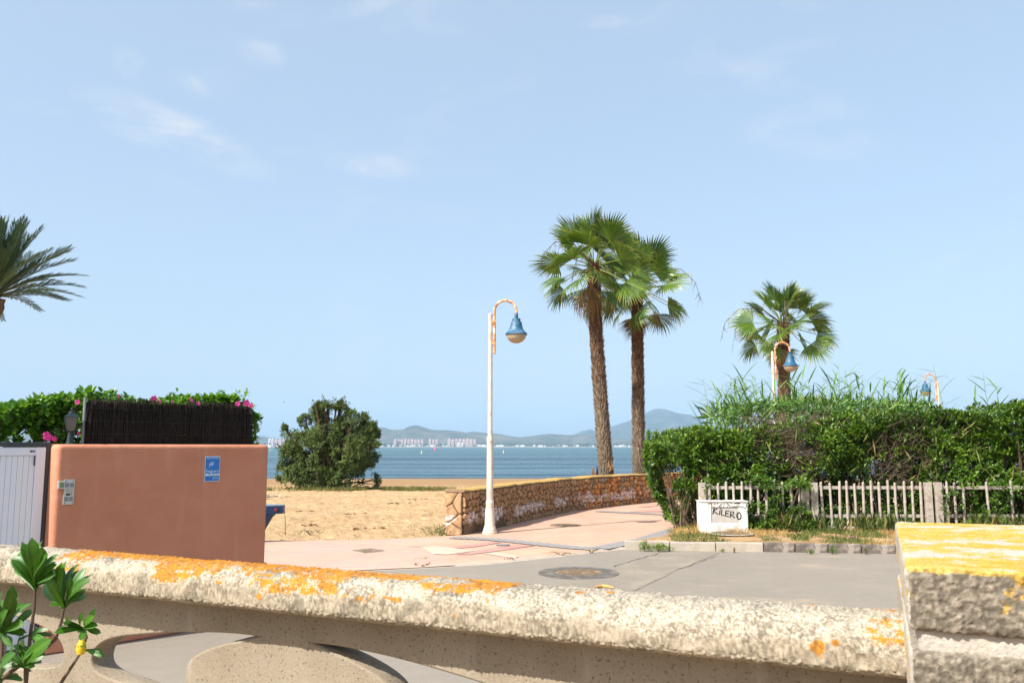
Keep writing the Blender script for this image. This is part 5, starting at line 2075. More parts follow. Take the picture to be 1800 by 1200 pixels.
n = 26000
X = RNG.uniform(2.0, 11.5, n)
Y = RNG.uniform(13.4, 17.0, n)
ok = in_poly(X, Y, [(p.x, p.y) for p in verge_poly])
d_ = fbm(np.stack([X, Y, X * 0], 1), 1.6, 3, 70)
ok &= (d_ + 0.10 * (Y - 15.2)) > 0.43
X, Y, d_ = X[ok], Y[ok], d_[ok]
green = fbm(np.stack([X, Y, X * 0], 1), 0.9, 3, 72)
tint = np.clip(0.78 - sstep(green, 0.5, 0.62) * 0.65 + RNG.normal(0, 0.16, len(X)), 0, 1)
v, f, t_ = blades(np.stack([X, Y, np.full(len(X), VZ - 0.02)], 1), 0.04, 0.13, 0.008, tint, 0.7)
o = link('verge_grass', npmesh('verge_grass', v, f, {'tint': t_}), 'grass_dry')
tag(o, 'short dry straw coloured grass on the verge behind the kerb', 'grass', None, 'stuff')
# taller green grass along the fence foot
n = 6500
X = RNG.uniform(4.3, 11.5, n)
Y = RNG.normal(16.15, 0.16, n)
cl = fbm(np.stack([X, Y, X * 0], 1), 2.4, 2, 75)
ok = (cl > 0.5) & ((X > fx(1312)) | (Y > 16.35))
X, Y = X[ok], Y[ok]
v, f, t_ = blades(np.stack([X, Y, np.full(len(X), VZ - 0.02)], 1), 0.08, 0.42, 0.007, np.clip(RNG.normal(0.22, 0.25, len(X)), 0, 1), 0.4)
o = link('fence_grass', npmesh('fence_grass', v, f, {'tint': t_}), 'grass_dry')
tag(o, 'taller green grass tufts growing along the foot of the fence', 'grass', None, 'stuff')
# grass on the sand round the bush
n = 9000
X = RNG.normal(-7.6, 3.3, n)
Y = RNG.normal(39.3, 0.8, n)
ok = fbm(np.stack([X, Y, X * 0], 1), 0.8, 3, 81) > 0.42
X, Y = X[ok], Y[ok]
v, f, t_ = blades(np.stack([X, Y, terr(Y) - 0.07], 1), 0.08, 0.25, 0.02, np.clip(RNG.normal(0.4, 0.2, len(X)), 0, 1), 0.5)
o = link('dune_grass', npmesh('dune_grass', v, f, {'tint': t_}), 'grass_dry')
tag(o, 'sparse short grass on the sand under the beach bush', 'grass', None, 'stuff')


def weed(p, h, spread, n, label, name='weed', tint=(0.15, 0.2), wd=0.3):
    t = thing(name, label, 'weed', p)
    P = np.zeros((n, 3))
    a = RNG.uniform(0, 2 * pi, n)
    rr_ = RNG.uniform(0, 1, n) ** 0.7
    P = np.stack([np.cos(a) * rr_ * spread, np.sin(a) * rr_ * spread * 0.6, h * RNG.uniform(0.02, 0.85, n) * (1 - 0.5 * rr_)], 1)
    D = unit(P * np.array([1, 1, 0]) / max(spread, 1e-3) + np.array([0, 0, 0.7]) + RNG.normal(0, 0.3, (n, 3)))
    L = RNG.uniform(0.35, 0.6, n) * max(0.07, h * 0.5)
    v, f, tt = leaf_cloud(P, D, rand_dirs(n), L, L * wd, np.clip(RNG.normal(tint[0], tint[1], n), 0, 1))
    link('leaves', npmesh('leaves', v, f, {'tint': tt}), 'leaf_hedge' if wd > 0.2 else 'grass_dry', t)
    m = MB()
    for k in range(6):
        e = Vector((random.uniform(-spread, spread) * 0.6, random.uniform(-spread, spread) * 0.3, h * random.uniform(0.5, 0.95)))
        m.tube([(0, 0, -0.02), e * 0.5 + Vector((0, 0, 0.02)), e], [0.005, 0.004, 0.002], 4, False)
    m.build('stem', 'stem_brown', t)
    return t


weed(G(1133, 968.5), 0.20, 0.07, 130, 'small dark weed with a thin upright stalk at the end of the pale kerb', tint=(0.5, 0.2))
weed(G(1157, 969), 0.17, 0.15, 260, 'largest leafy green weed growing from the foot of the pale kerb', tint=(0.6, 0.2))
weed(G(1177, 969), 0.10, 0.07, 70, 'little round weed at the kerb foot right of the largest weed', tint=(0.6, 0.2))
weed(G(1270, 970.5), 0.06, 0.03, 30, 'tiny green weed in the gutter along the middle of the pale kerb', tint=(0.6, 0.2))
weed(G(1291, 971), 0.10, 0.04, 40, 'thin dry weed in the gutter near the last pale kerb stone', tint=(0.7, 0.2), wd=0.12)
weed(G(1463, 973.5), 0.16, 0.06, 80, 'dark green weed climbing the joint between grey kerb stones', tint=(0.5, 0.2))
weed(G(1425, 973.5), 0.08, 0.05, 40, 'small flat weed at the foot of the first grey kerb stones', tint=(0.4, 0.2))
weed(G(1523, 974.5), 0.12, 0.05, 50, 'slender weed against the grey kerb beside the block pillar', tint=(0.4, 0.2), wd=0.14)
weed(G(776, 943, -0.04), 0.30, 0.34, 360, 'bright green grass clump growing against the lit end of the stone wall', 'grass_clump', (0.2, 0.2), 0.13)
weed(G(545, 938, -0.05), 0.10, 0.35, 130, 'low dark weed patch on the sand beside the thin stick', 'weed', (0.2, 0.2), 0.25)
weed(G(1182, 917), 0.55, 0.14, 200, 'straggly dark green sprig standing at the low end of the hedge', 'weed', (0.4, 0.2), 0.3)
weed(G(985, 975, 0.012), 0.05, 0.3, 170, 'flat strip of dry grass growing in the paving edge joint', 'grass_tuft', (0.85, 0.1), 0.12)
weed(G(1040, 970.5, 0.012), 0.05, 0.2, 90, 'thin dry grass in the paving edge joint next to the kerb end', 'grass_tuft', (0.85, 0.1), 0.12)


# ================================================================== MANHOLES AND SMALL THINGS ON THE GROUND
def manhole(p, R_, ring, label, z, rot=0.3, ringmat='old_cement'):
    t = thing('manhole_cover', label, 'manhole cover', (p.x, p.y, z), rot)
    n = 40
    vs, fs = [], []
    prof = [(ring, 0.0), (ring * 0.985, 0.006), (R_ * 1.03, 0.009), (R_ * 1.02, 0.0)]
    MB().lathe(prof, 44, cap=False).build('frame', ringmat, t)
    MB().lathe([(R_, 0.001), (R_, 0.008), (0.01, 0.008)], 40, cap=False).build('lid', 'cast_iron', t)
    m = MB()
    st = R_ / 7.5
    k = -8
    for i in range(-8, 9):
        for j in range(-8, 9):
            x_, y_ = i * st, j * st
            if math.hypot(x_, y_) < R_ * 0.9:
                a = pi / 4 if (i + j) % 2 else -pi / 4
                m.box(-st * 0.42, st * 0.42, -st * 0.14, st * 0.14, 0.008, 0.015, 0, Matrix.Translation((x_, y_, 0)) @ Matrix.Rotation(a, 4, 'Z'))
    m.build('tread_pattern', 'cast_iron', t)['kind'] = 'stuff'
    return t


manhole(G(1017, 1007), 0.31, 0.535, 'large round iron manhole cover in a dark cement collar on the road', 0.005)
manhole(G(994, 923.2, 0.012), 0.31, 0.325, 'round ribbed manhole cover in the promenade beside the stone wall', 0.016, 0.9, 'cast_iron')
manhole(G(1285, 939, VZ), 0.33, 0.39, 'rusty manhole cover half hidden in dry grass before the meter box', VZ + 0.02, 0.2, 'cement_light')
hp = G(646, 968, 0.016)
t = thing('access_hatch', 'square worn metal hatch set in the pink pavement', 'hatch', (hp.x, hp.y, 0.016), 0.75)
MB().box(-0.21, 0.21, -0.21, 0.21, 0, 0.006, 0.002).build('frame', 'cement_light', t)
MB().box(-0.185, 0.185, -0.185, 0.185, 0.0065, 0.014, 0.003).build('lid', 'cast_iron', t)
hp = G(884, 957.3, 0.02)
t = thing('valve_cover', 'small round grey valve cover between the mauve tiles near the lamp', 'valve cover', (hp.x, hp.y, 0.021))
MB().lathe([(0.1, 0), (0.1, 0.008), (0.005, 0.008)], 20, cap=False).build('lid', 'grey_metal', t)
MB().lathe([(0.115, 0), (0.114, 0.006), (0.102, 0.006), (0.102, 0.0)], 20, cap=False).build('rim', 'cast_iron', t)
# curved dry pod on the road
pp_ = [G(1043, 1036), G(1050, 1033.5), G(1058, 1032.5), G(1068, 1033), G(1076, 1035), G(1080, 1036)]
o = MB().tube([p + Vector((0, 0, 0.02)) for p in pp_], [0.006, 0.017, 0.019, 0.018, 0.012, 0.004], 8).build('dry_pod', 'dead_pod', None, True)
tag(o, 'curved yellow brown dry leaf sheath lying on the road', 'leaf sheath')


def litter(px, py, w, h, mat, name, label, cat, z=0.012, nblob=9):
    c = G(px, py, z)
    m = MB()
    rr = random.Random(int(px * 7 + py))
    for k in range(nblob):
        p = Vector((rr.uniform(-w, w) * 0.5, rr.uniform(-w, w) * 0.3, rr.uniform(0.2, 1) * h * 0.5))
        q = p + Vector((rr.uniform(-w, w) * 0.3, rr.uniform(-w, w) * 0.2, rr.uniform(-h, h) * 0.3))
        mid = (p + q) / 2 + Vector((rr.uniform(-1, 1) * w * 0.1, rr.uniform(-1, 1) * w * 0.1, h * 0.4))
        m.add([p, mid + Vector((0, w * 0.09, 0)), q, mid - Vector((0, w * 0.09, 0))], [(0, 1, 2), (0, 2, 3)])
    m.v = [(a + c.x, b_ + c.y, max(z + 0.002, d + c.z)) for a, b_, d in m.v]
    o = m.build(name, mat)
    return tag(o, label, cat)


litter(745, 994, 0.22, 0.06, 'dead_leaf', 'dead_leaves', 'brown heap of dead leaves at the edge of the pink paving', 'leaves')
litter(896, 984, 0.12, 0.05, 'dead_leaf', 'dead_leaves', 'small dark clump of dead leaves beside the white tiles', 'leaves')
litter(738, 981, 0.26, 0.015, 'dead_pod', 'dry_stalk', 'thin dry stalk lying flat on the pink paving', 'stalk')
litter(592, 999, 0.03, 0.03, 'black_paint', 'pebble', 'single small black pebble on the ribbed pink paving', 'pebble', nblob=6)
litter(482, 873, 0.28, 0.10, 'litter_white', 'plastic_scrap', 'scrap of white plastic on the sand beyond the blue boat', 'litter', -0.03)
litter(1503, 949, 0.13, 0.08, 'litter_purple', 'crushed_packet', 'crushed purple packet lying in the grass behind the grey kerb', 'litter', VZ)
litter(1062, 836.5 + 12, 0.6, 0.9, 'leaf_fan_dead' if False else 'dead_leaf', 'dead_frond', 'dead dark leaf sticking out at the foot of the leaning palm', 'leaf', 0.6)
for k, (px, py) in enumerate(((655, 846), (706, 840.5), (540, 900), (620, 905), (700, 886), (735, 878), (560, 925), (650, 930))):
    litter(px, py, 0.35 + 0.04 * k, 0.07, 'dead_leaf', 'seaweed_clump', 'small dark clump of dried seaweed lying on the sand', 'seaweed', -0.05)
    bpy.data.objects[-1] if False else None
for o in list(COL.objects):
    if o.name.startswith('seaweed_clump'):
        o['group'] = 'seaweed clumps on the sand'
sp_ = G(501.5, 940, -0.05)
o = MB().tube([sp_, sp_ + Vector((-0.01, 0, 0.25)), sp_ + Vector((-0.03, 0, 0.5))], [0.008, 0.007, 0.004], 6).build('stick', 'twig_brown')
tag(o, 'thin dry stick standing upright in the sand beside the boat', 'stick')


# ================================================================== BOAT BEHIND THE ORANGE WALL
bt = A(496, 885, 15.0)
boat = thing('rowing_boat', 'dark blue wooden boat with grey rail resting on the sand behind the orange wall', 'boat', (bt.x, 15.12, -0.05), 0.0)
BL = 3.4
st_ = []
for q in np.linspace(0, 1, 13):
    x = -0.12 - (BL - 0.12) * q
    hw = 0.10 + 0.56 * math.sin(min(1, q * 1.4) * pi / 2)
    keel = 0.10 + 0.46 * max(0, 1 - q / 0.075) ** 1.1 + 0.05 * (2 * q - 1) ** 2
    st_.append([(x, -hw, 0.57), (x, -hw * 0.93, 0.57 - (0.57 - keel) * 0.55), (x, -hw * 0.5, keel + 0.03), (x, 0, keel), (x, hw * 0.5, keel + 0.03), (x, hw * 0.93, 0.57 - (0.57 - keel) * 0.55), (x, hw, 0.57)])
vs = [p for s_ in st_ for p in s_]
fs = [(7 * i + k, 7 * i + k + 1, 7 * i + 8 + k, 7 * i + 7 + k) for i in range(12) for k in range(6)]
fs += [tuple(range(6, -1, -1)), tuple(range(84, 91))]
MB().add(vs, fs).build('hull', 'boat_blue', boat)
out = [(0, -0.07), (0, 0.07)] + [(-0.3, 0.2), (-0.8, 0.42), (-1.6, 0.64), (-BL, 0.66), (-BL, -0.66), (-1.6, -0.64), (-0.8, -0.42), (-0.3, -0.2)]
MB().prism(out, 0.552, 0.685).build('gunwale', 'boat_blue', boat)
MB().prism([(a * 1.002 + 0.003, b_ * 0.985) for a, b_ in out], 0.6855, 0.70).build('top_rail', 'boat_grey', boat)
MB().box(-0.13, -0.075, -0.15, -0.05, 0.60, 0.65, 0.004).build('reflector', 'red_reflector', boat)
for xk in (-0.9, -2.6):
    MB().box(xk - 0.06, xk + 0.06, -0.5, 0.5, -0.02, 0.16, 0.01).build('keel_block', 'stem_brown', boat)


# ================================================================== ORANGE GARDEN WALL AND WHAT STANDS ON IT
WA = math.radians(47)
WO = A(470, 900, 8.5)
WO = Vector((WO.x, 8.5, 0))
wdx, wdy = Vector((math.cos(WA), math.sin(WA), 0)), Vector((-math.sin(WA), math.cos(WA), 0))


def wl(px, yl, z=1.2):
    """local x on the garden wall frame that shows at photo column px"""
    # solve (X/Y') for the pitched camera at height z
    lo, hi = -6.0, 2.0
    for _ in range(60):
        mid = (lo + hi) / 2
        P = WO + wdx * mid + wdy * yl
        d = Vector((P.x, P.y, z - EYE))
        cz = d.y * math.cos(PITCH) + d.z * math.sin(PITCH)
        if 900 + FPX * d.x / cz < px:
            lo = mid
        else:
            hi = mid
    return (lo + hi) / 2


WLEN = -wl(92, 0.0, 1.0)
WTOP = 1.672
gw = thing('garden_wall', 'terracotta orange rendered garden wall with rounded top edges', 'wall', WO, WA)
MB().box(-WLEN, 0, 0, 0.26, 0, WTOP, 0.04, seg=6).build('wall', 'terracotta_render', gw)
MB().box(-WLEN + 0.002, 0.022, -0.012, 0.28, 0, 0.535, 0.02, seg=4).build('plinth', 'terracotta_render', gw)

# alarm sign
sx0, sx1 = wl(361, -0.006, 1.55), wl(387, -0.006, 1.55)
sz1 = A(372, 802, (WO + wdx * sx0).y).z
sz0 = A(372, 846, (WO + wdx * sx0).y).z
sw_, sh_ = sx1 - sx0, sz1 - sz0
sp = WO + wdx * sx0 - wdy * 0.004
sign = thing('alarm_sign', 'small blue security notice with white lettering fixed to the orange wall', 'sign', (sp.x, sp.y, sz0), WA)
MB().box(0, sw_, -0.004, 0.003, 0, sh_, 0.001).build('plate', 'sign_white', sign)
sface = MB().box(sw_ * 0.02, sw_ * 0.965, -0.0055, -0.0042, sh_ * 0.02, sh_ * 0.975).build('face', 'sign_blue', sign)
MB().box(sw_ * 0.03, sw_ * 0.955, -0.0065, -0.0056, sh_ * 0.225, sh_ * 0.31).build('number_strip', 'sign_white', sign)


def text(body, x, z_, size, y, parent, mat, name='lettering', width=None):
    cu = bpy.data.curves.new('t', 'FONT')
    cu.body = body
    cu.size = size
    ob = bpy.data.objects.new('t', cu)
    COL.objects.link(ob)
    bpy.context.view_layer.update()
    me = bpy.data.meshes.new_from_object(ob.evaluated_get(bpy.context.evaluated_depsgraph_get()))
    bpy.data.objects.remove(ob)
    co = np.zeros(len(me.vertices) * 3)
    me.vertices.foreach_get('co', co)
    co = co.reshape(-1, 3)
    w = co[:, 0].max() - co[:, 0].min()
    k = (width / w) if width else 1.0
    new = np.stack([x + (co[:, 0] - co[:, 0].min()) * k, np.full(len(co), y), z_ + co[:, 1]], 1)
    me.vertices.foreach_set('co', new.ravel())
    me.name = name
    me.materials.clear()
    me.update()
    return link(name, me, mat, parent)


text('Aviso a Policía', sw_ * 0.06, sh_ * 0.90, sh_ * 0.085, -0.0066, sface, 'sign_white', width=sw_ * 0.86)
text('Segura', sw_ * 0.05, sh_ * 0.365, sh_ * 0.16, -0.0066, sface, 'sign_white', width=sw_ * 0.88)
text('902 303 102', sw_ * 0.24, sh_ * 0.238, sh_ * 0.075, -0.0072, sface, 'plate_dark', width=sw_ * 0.66)
text('24 h', sw_ * 0.52, sh_ * 0.09, sh_ * 0.12, -0.0066, sface, 'sign_white', width=sw_ * 0.36)
m = MB()
for k in range(3):
    a0, rad_ = 0.4 + 0.25 * k, sh_ * (0.055 + 0.035 * k)
    for i in range(10):
        a, b_ = a0 + i * 0.28, a0 + (i + 1) * 0.28
        c = (sw_ * 0.47, sh_ * 0.64)
        for q0, q1 in ((rad_, rad_ + sh_ * 0.013),):
            m.add([(c[0] + q0 * math.cos(a), -0.0066, c[1] + q0 * math.sin(a)), (c[0] + q1 * math.cos(a), -0.0066, c[1] + q1 * math.sin(a)),
                   (c[0] + q1 * math.cos(b_), -0.0066, c[1] + q1 * math.sin(b_)), (c[0] + q0 * math.cos(b_), -0.0066, c[1] + q0 * math.sin(b_))], [(0, 1, 2, 3)])
m.add([(sw_ * 0.36, -0.0066, sh_ * 0.63), (sw_ * 0.5, -0.0066, sh_ * 0.65), (sw_ * 0.52, -0.0066, sh_ * 0.69), (sw_ * 0.4, -0.0066, sh_ * 0.67)], [(0, 1, 2, 3)])
m.build('emblem', 'sign_white', sface)

# intercom
ix0, ix1 = wl(112, 0, 1.35), wl(130.5, 0, 1.35)
iY = (WO + wdx * ix0).y
iz0, iz1 = A(120, 886.5, iY).z, A(120, 842.5, iY).z
ip = WO + wdx * ix0
ic = thing('intercom', 'brushed metal door intercom with grilles and name cards on the orange wall', 'intercom', (ip.x, ip.y, iz0), WA)
iw, ih = ix1 - ix0, iz1 - iz0
MB().box(0, iw, -0.012, 0.004, 0, ih, 0.002).build('plate', 'brushed_plate', ic)
for (a, b_) in ((0.08, 0.46), (0.54, 0.92)):
    for (c, d) in ((0.13, 0.31), (0.69, 0.87)):
        g = MB()
        for k in range(5):
            zz0 = ih * (c + (d - c) * (k + 0.1) / 5)
            g.box(iw * a, iw * b_, -0.0145, -0.0122, zz0, zz0 + ih * (d - c) * 0.13)
        g.build('grille', 'grille_grey', ic)
for k, mt in enumerate(('plate_dark', 'name_card', 'name_card')):
    zz0 = ih * (0.36 + 0.1 * k)
    MB().box(iw * 0.22, iw * 0.62, -0.014, -0.0122, zz0, zz0 + ih * 0.075, 0.0005).build('name_card', mt, ic)
    MB().lathe([(iw * 0.055, 0), (iw * 0.05, 0.004), (0.0005, 0.004)], 10, cap=False).build('button', 'plate_dark', ic).matrix_local = \
        Matrix.Translation((iw * 0.76, -0.0122, zz0 + ih * 0.037)) @ Matrix.Rotation(pi / 2, 4, 'X')
for (a, b_) in ((0.13, 0.06), (0.87, 0.06), (0.13, 0.93), (0.87, 0.93)):
    MB().lathe([(iw * 0.05, 0), (iw * 0.04, 0.003), (0.0005, 0.003)], 8, cap=False).build('screw', 'plate_dark', ic).matrix_local = \
        Matrix.Translation((iw * a, -0.0122, ih * b_)) @ Matrix.Rotation(pi / 2, 4, 'X')
cbox = MB().box(-iw * 0.62, -iw * 0.01, -0.03, 0.004, ih * 0.64, ih * 0.95, 0.004).build('camera_box', 'brushed_plate', ic)
MB().box(-iw * 0.5, -iw * 0.1, -0.033, -0.0302, ih * 0.69, ih * 0.9, 0.001).build('lens', 'lens_green', cbox)

# lantern
lx_ = wl(123, 0.12, 1.7)
lpn = WO + wdx * lx_ + wdy * 0.12
kx = lpn.y / FPX
ln_ = thing('wall_lantern', 'dark green four sided lantern with smoked glass standing on the orange wall', 'lantern', (lpn.x, lpn.y, WTOP - 0.006), WA - 0.3)
MB().lathe([(9 * kx, 0), (9 * kx, 2 * kx), (7 * kx, 3.2 * kx), (6.2 * kx, 6 * kx), (5 * kx, 18 * kx), (4.3 * kx, 21 * kx), (6 * kx, 23 * kx), (6.5 * kx, 24.5 * kx)], 20).build('pedestal', 'green_metal', ln_, True)


def frustum(r0, z0, r1, z1, n=4, rot=pi / 4):
    vs = [(r * math.cos(rot + 2 * pi * k / n), r * math.sin(rot + 2 * pi * k / n), z_) for r, z_ in ((r0, z0), (r1, z1)) for k in range(n)]
    fs = [(k, (k + 1) % n, n + (k + 1) % n, n + k) for k in range(n)] + [tuple(range(n - 1, -1, -1)), tuple(range(n, 2 * n))]
    return vs, fs


gl = MB().add(*frustum(8.2 * kx, 24.6 * kx, 15.2 * kx, 48 * kx))
glass_ = gl.build('glass', 'glass_smoke', ln_)
m = MB()
for k in range(4):
    a = pi / 4 + k * pi / 2
    m.tube([(8.6 * kx * math.cos(a), 8.6 * kx * math.sin(a), 24.6 * kx), (15.7 * kx * math.cos(a), 15.7 * kx * math.sin(a), 48.2 * kx)], 0.7 * kx, 5)
m.build('glazing_bars', 'green_metal', glass_)
lcap = MB().add(*frustum(17.6 * kx, 48.3 * kx, 6.5 * kx, 55 * kx)).build('cap', 'green_metal', ln_)
MB().lathe([(6 * kx, 55 * kx), (4.2 * kx, 57 * kx), (4.2 * kx, 59 * kx), (1.6 * kx, 60.5 * kx), (2 * kx, 62.5 * kx), (0.3 * kx, 65 * kx)], 14).build('finial', 'green_metal', lcap, True)

# black heather screen
sc0, sc1 = wl(149, 0.13, 1.9), wl(444, 0.13, 1.9)
spn = WO + wdy * 0.13
scr = thing('heather_screen', 'black brushwood privacy screen standing along the top of the orange wall', 'screen', (spn.x, spn.y, WTOP), WA)
m = MB()
r = random.Random(4)
stop = 2.062 - WTOP
x = sc0 + 0.012
while x < sc1:
    for lay in range(2):
        y_ = -0.012 + 0.02 * lay + r.uniform(-0.006, 0.006)
        hh = stop + r.uniform(-0.018, 0.014) - 0.05 * max(0, (x - sc1 + 0.12) / 0.12) + 0.012 * math.sin(x * 9)
        rad_ = r.uniform(0.0022, 0.0045)
        xo = x + r.uniform(-0.003, 0.003)
        m.tube([(xo, y_, -0.01), (xo + r.uniform(-0.012, 0.012), y_ + r.uniform(-0.006, 0.006), hh * 0.5), (xo + r.uniform(-0.02, 0.02), y_ + r.uniform(-0.008, 0.008), hh)], [rad_, rad_, rad_ * 0.6], 4, False)
    x += 0.0052
m.build('brushwood', 'reed_screen', scr)['kind'] = 'stuff'
MB().box(sc0 + 0.008, sc1 - 0.02, 0.0135, 0.019, -0.008, stop - 0.03).build('backing_mat', 'reed_screen', scr)
for zz0 in (0.09, 0.2, 0.31):
    MB().tube([(sc0, -0.02, zz0), ((sc0 + sc1) / 2, -0.021, zz0 - 0.004), (sc1, -0.02, zz0)], 0.0012, 4).build('wire', 'dark_metal', scr)
MB().tube([(sc0 - 0.006, 0, -0.02), (sc0 - 0.006, 0, stop + 0.012)], 0.012, 10).build('post', 'grey_metal', scr, True)
MB().tube([(sc1 + 0.004, 0.03, -0.02), (sc1 + 0.004, 0.03, stop - 0.04)], 0.011, 10).build('post', 'dark_metal', scr, True)

# gate
gy = 0.17
gxr = wl(82.5, gy, 1.2)
gpt = WO + wdx * gxr + wdy * gy
gate = thing('white_gate', 'white metal gate of narrow vertical boards in a dark frame beside the orange wall', 'gate', (gpt.x, gpt.y, 0.0), WA)
gtop = 1.688
GW = 2.6
MB().box(-0.035, 0.0, -0.02, 0.05, 0.0, gtop, 0.003).build('hinge_post', 'dark_metal', gate)
MB().box(-GW, -0.0355, -0.025, 0.05, gtop - 0.036, gtop, 0.003).build('top_track', 'dark_metal', gate)
stile_ = MB().box(-0.115, -0.038, -0.018, 0.022, 0.05, gtop - 0.04, 0.004).build('stile', 'white_gate_paint', gate)
MB().box(-GW, -0.1155, -0.0175, 0.021, gtop - 0.108, gtop - 0.041, 0.004).build('top_rail', 'white_gate_paint', gate)
MB().box(-GW, -0.1155, -0.0175, 0.021, 0.05, 0.13, 0.004).build('bottom_rail', 'white_gate_paint', gate)
x = -0.117
k = 0
slat_me = MB().box(-0.041, 0, 0, 0.018, 0.131, gtop - 0.109, 0.0025).mesh('slat')
slat_me.materials.append(MATS['white_gate_paint'])
while x > -GW + 0.05:
    o = bpy.data.objects.new('slat', slat_me)
    COL.objects.link(o)
    o.parent = gate
    o.location = (x, -0.008, 0)
    x -= 0.0425 if (k % 6) != 5 else 0.046
    k += 1
MB().box(-0.128, -0.1165, -0.02, -0.0185, gtop - 0.19, gtop - 0.112).build('latch', 'dark_metal', stile_)
mk = MB()
for k, (a, b_) in enumerate(((0, 0.012), (0.014, 0.02), (0.024, 0.031), (0.034, 0.037))):
    mk.box(-0.16 + a, -0.16 + b_, -0.0192, -0.0178, gtop - 0.082, gtop - 0.066)
mk.build('maker_mark', 'plate_dark', gate)

# hibiscus hedge behind
hb = thing('hibiscus_hedge', 'leafy hibiscus hedge with pink flowers behind the orange wall and gate', 'hedge', (WO.x, WO.y, 0), WA)


def hib_points(n, inset):
    u = RNG.uniform(-4.3, 0.0, n)
    kind = RNG.uniform(0, 1, n)
    top = np.interp(u, [-4.3, -3.2, -2.3, -1.8, -1.0, -0.25, 0.0], [1.95, 1.95, 1.97, 2.05, 2.06, 2.08, 1.95])
    top = top + (fbm(np.stack([u, u * 0, u * 0 + 3], 1), 3.0, 3, 17) - 0.5) * 0.12
    back = np.interp(u, [-4.3, -1.6, -0.6, 0.0], [1.3, 1.0, 0.7, 0.5])
    P = np.zeros((n, 3))
    Ax = np.zeros((n, 3))
    fr = kind < 0.55
    z_ = 1.25 + (top - 1.25) * RNG.uniform(0, 1, n)
    fy = np.where(u > wl(150, 0.13, 1.9), 0.22, 0.36)
    bul = (fbm(np.stack([u, z_, u * 0], 1), 2.2, 3, 19) - 0.5) * 0.22
    P[fr] = np.stack([u, fy + inset - bul, z_], 1)[fr]
    Ax[fr] = [0, -1, 0.4]
    tp = ~fr
    yy_ = fy + (back - fy) * RNG.uniform(0, 1, n)
    P[tp] = np.stack([u, yy_, top - inset * 0.6 + (fbm(np.stack([u, yy_, u * 0], 1), 4.0, 2, 23) - 0.5) * 0.12], 1)[tp]
    Ax[tp] = [0, -0.2, 1]
    return P, Ax


parts = []
for cnt, ins in ((2400, 0.0), (1700, 0.1), (1500, 0.22), (1300, 0.36)):
    P, Ax = hib_points(cnt, ins)
    ok = fbm(P, 3.5, 2, 27) > (0.36 if ins == 0 else 0.3)
    parts.append(rosettes(P[ok], Ax[ok], 6, 0.04, 0.078, 0.62,
                          lambda P_, n: np.clip(0.32 + 0.5 * (fbm(P_, 2.0, 3, 29) - 0.3) + RNG.uniform(-0.2, 0.32, n) + (RNG.uniform(0, 1, n) > 0.985) * 0.6, 0, 1), 0.9, 'oval'))
v, f, t_ = merge(*parts)
link('foliage', npmesh('foliage', v, f, {'tint': t_}), 'leaf_hibiscus', hb)
m = MB()
r = random.Random(6)
for k in range(110):
    x, y_ = r.uniform(-4.2, -0.15), r.uniform(0.42, 0.85)
    y_ = min(y_, 0.45 + 0.12 * -x)
    m.tube([(x, y_, 0), (x + r.uniform(-.1, .1), y_, 0.9), (x + r.uniform(-.2, .2), y_ + r.uniform(-.12, .1), r.uniform(1.6, 2.0))], [0.014, 0.01, 0.004], 5, False)
sprig = [(wl(418, 0.3, 2.1), 2.17), (wl(432, 0.3, 2.1), 2.19), (wl(446, 0.3, 2.0), 2.05), (wl(385, 0.35, 2.1), 2.2), (wl(300, 0.4, 2.1), 2.16), (wl(135, 0.5, 2.1), 2.12)]
P, Ax = [], []
for sx_, sz_ in sprig:
    m.tube([(sx_ - 0.06, 0.34, 1.95), (sx_ - 0.02, 0.32, 2.04), (sx_, 0.3, sz_)], [0.004, 0.003, 0.0015], 4, False)
    for k in range(3):
        P.append((sx_ - 0.02 * k, 0.3 + 0.01 * k, sz_ - 0.035 * k))
        Ax.append((r.uniform(-.5, .5), -0.3, 1))
m.build('branches', 'stem_brown', hb)
v, f, t_ = rosettes(np.array(P), np.array(Ax), 4, 0.04, 0.07, 0.55, lambda P_, n: RNG.uniform(0.5, 0.85, n), 0.9, 'oval')
link('sprigs', npmesh('sprigs', v, f, {'tint': t_}), 'leaf_hibiscus', hb)['kind'] = 'stuff'


def petal_mesh():
    m = MB()
    for k in range(5):
        a = 2 * pi * k / 5
        M_ = Matrix.Rotation(a, 4, 'Z')
        rows = []
        for u_, w_, z_ in ((0.05, 0.08, 0.0), (0.35, 0.30, 0.12), (0.7, 0.46, 0.2), (1.0, 0.30, 0.14)):
            for s_ in (-1, 0, 1):
                rows.append(M_ @ Vector((u_, w_ * s_, z_ - 0.05 * abs(s_) + 0.03 * s_)))
        fs = [(3 * i + j, 3 * i + j + 1, 3 * i + 4 + j, 3 * i + 3 + j) for i in range(3) for j in range(2)]
        m.add(rows, fs)
    m.tube([(0, 0, 0), (0.05, 0.02, 0.35), (0.1, 0.05, 0.7)], [0.06, 0.045, 0.05], 5)
    me = m.mesh('hibiscus_flower')
    me.materials.append(MATS['petal_pink'])
    return me


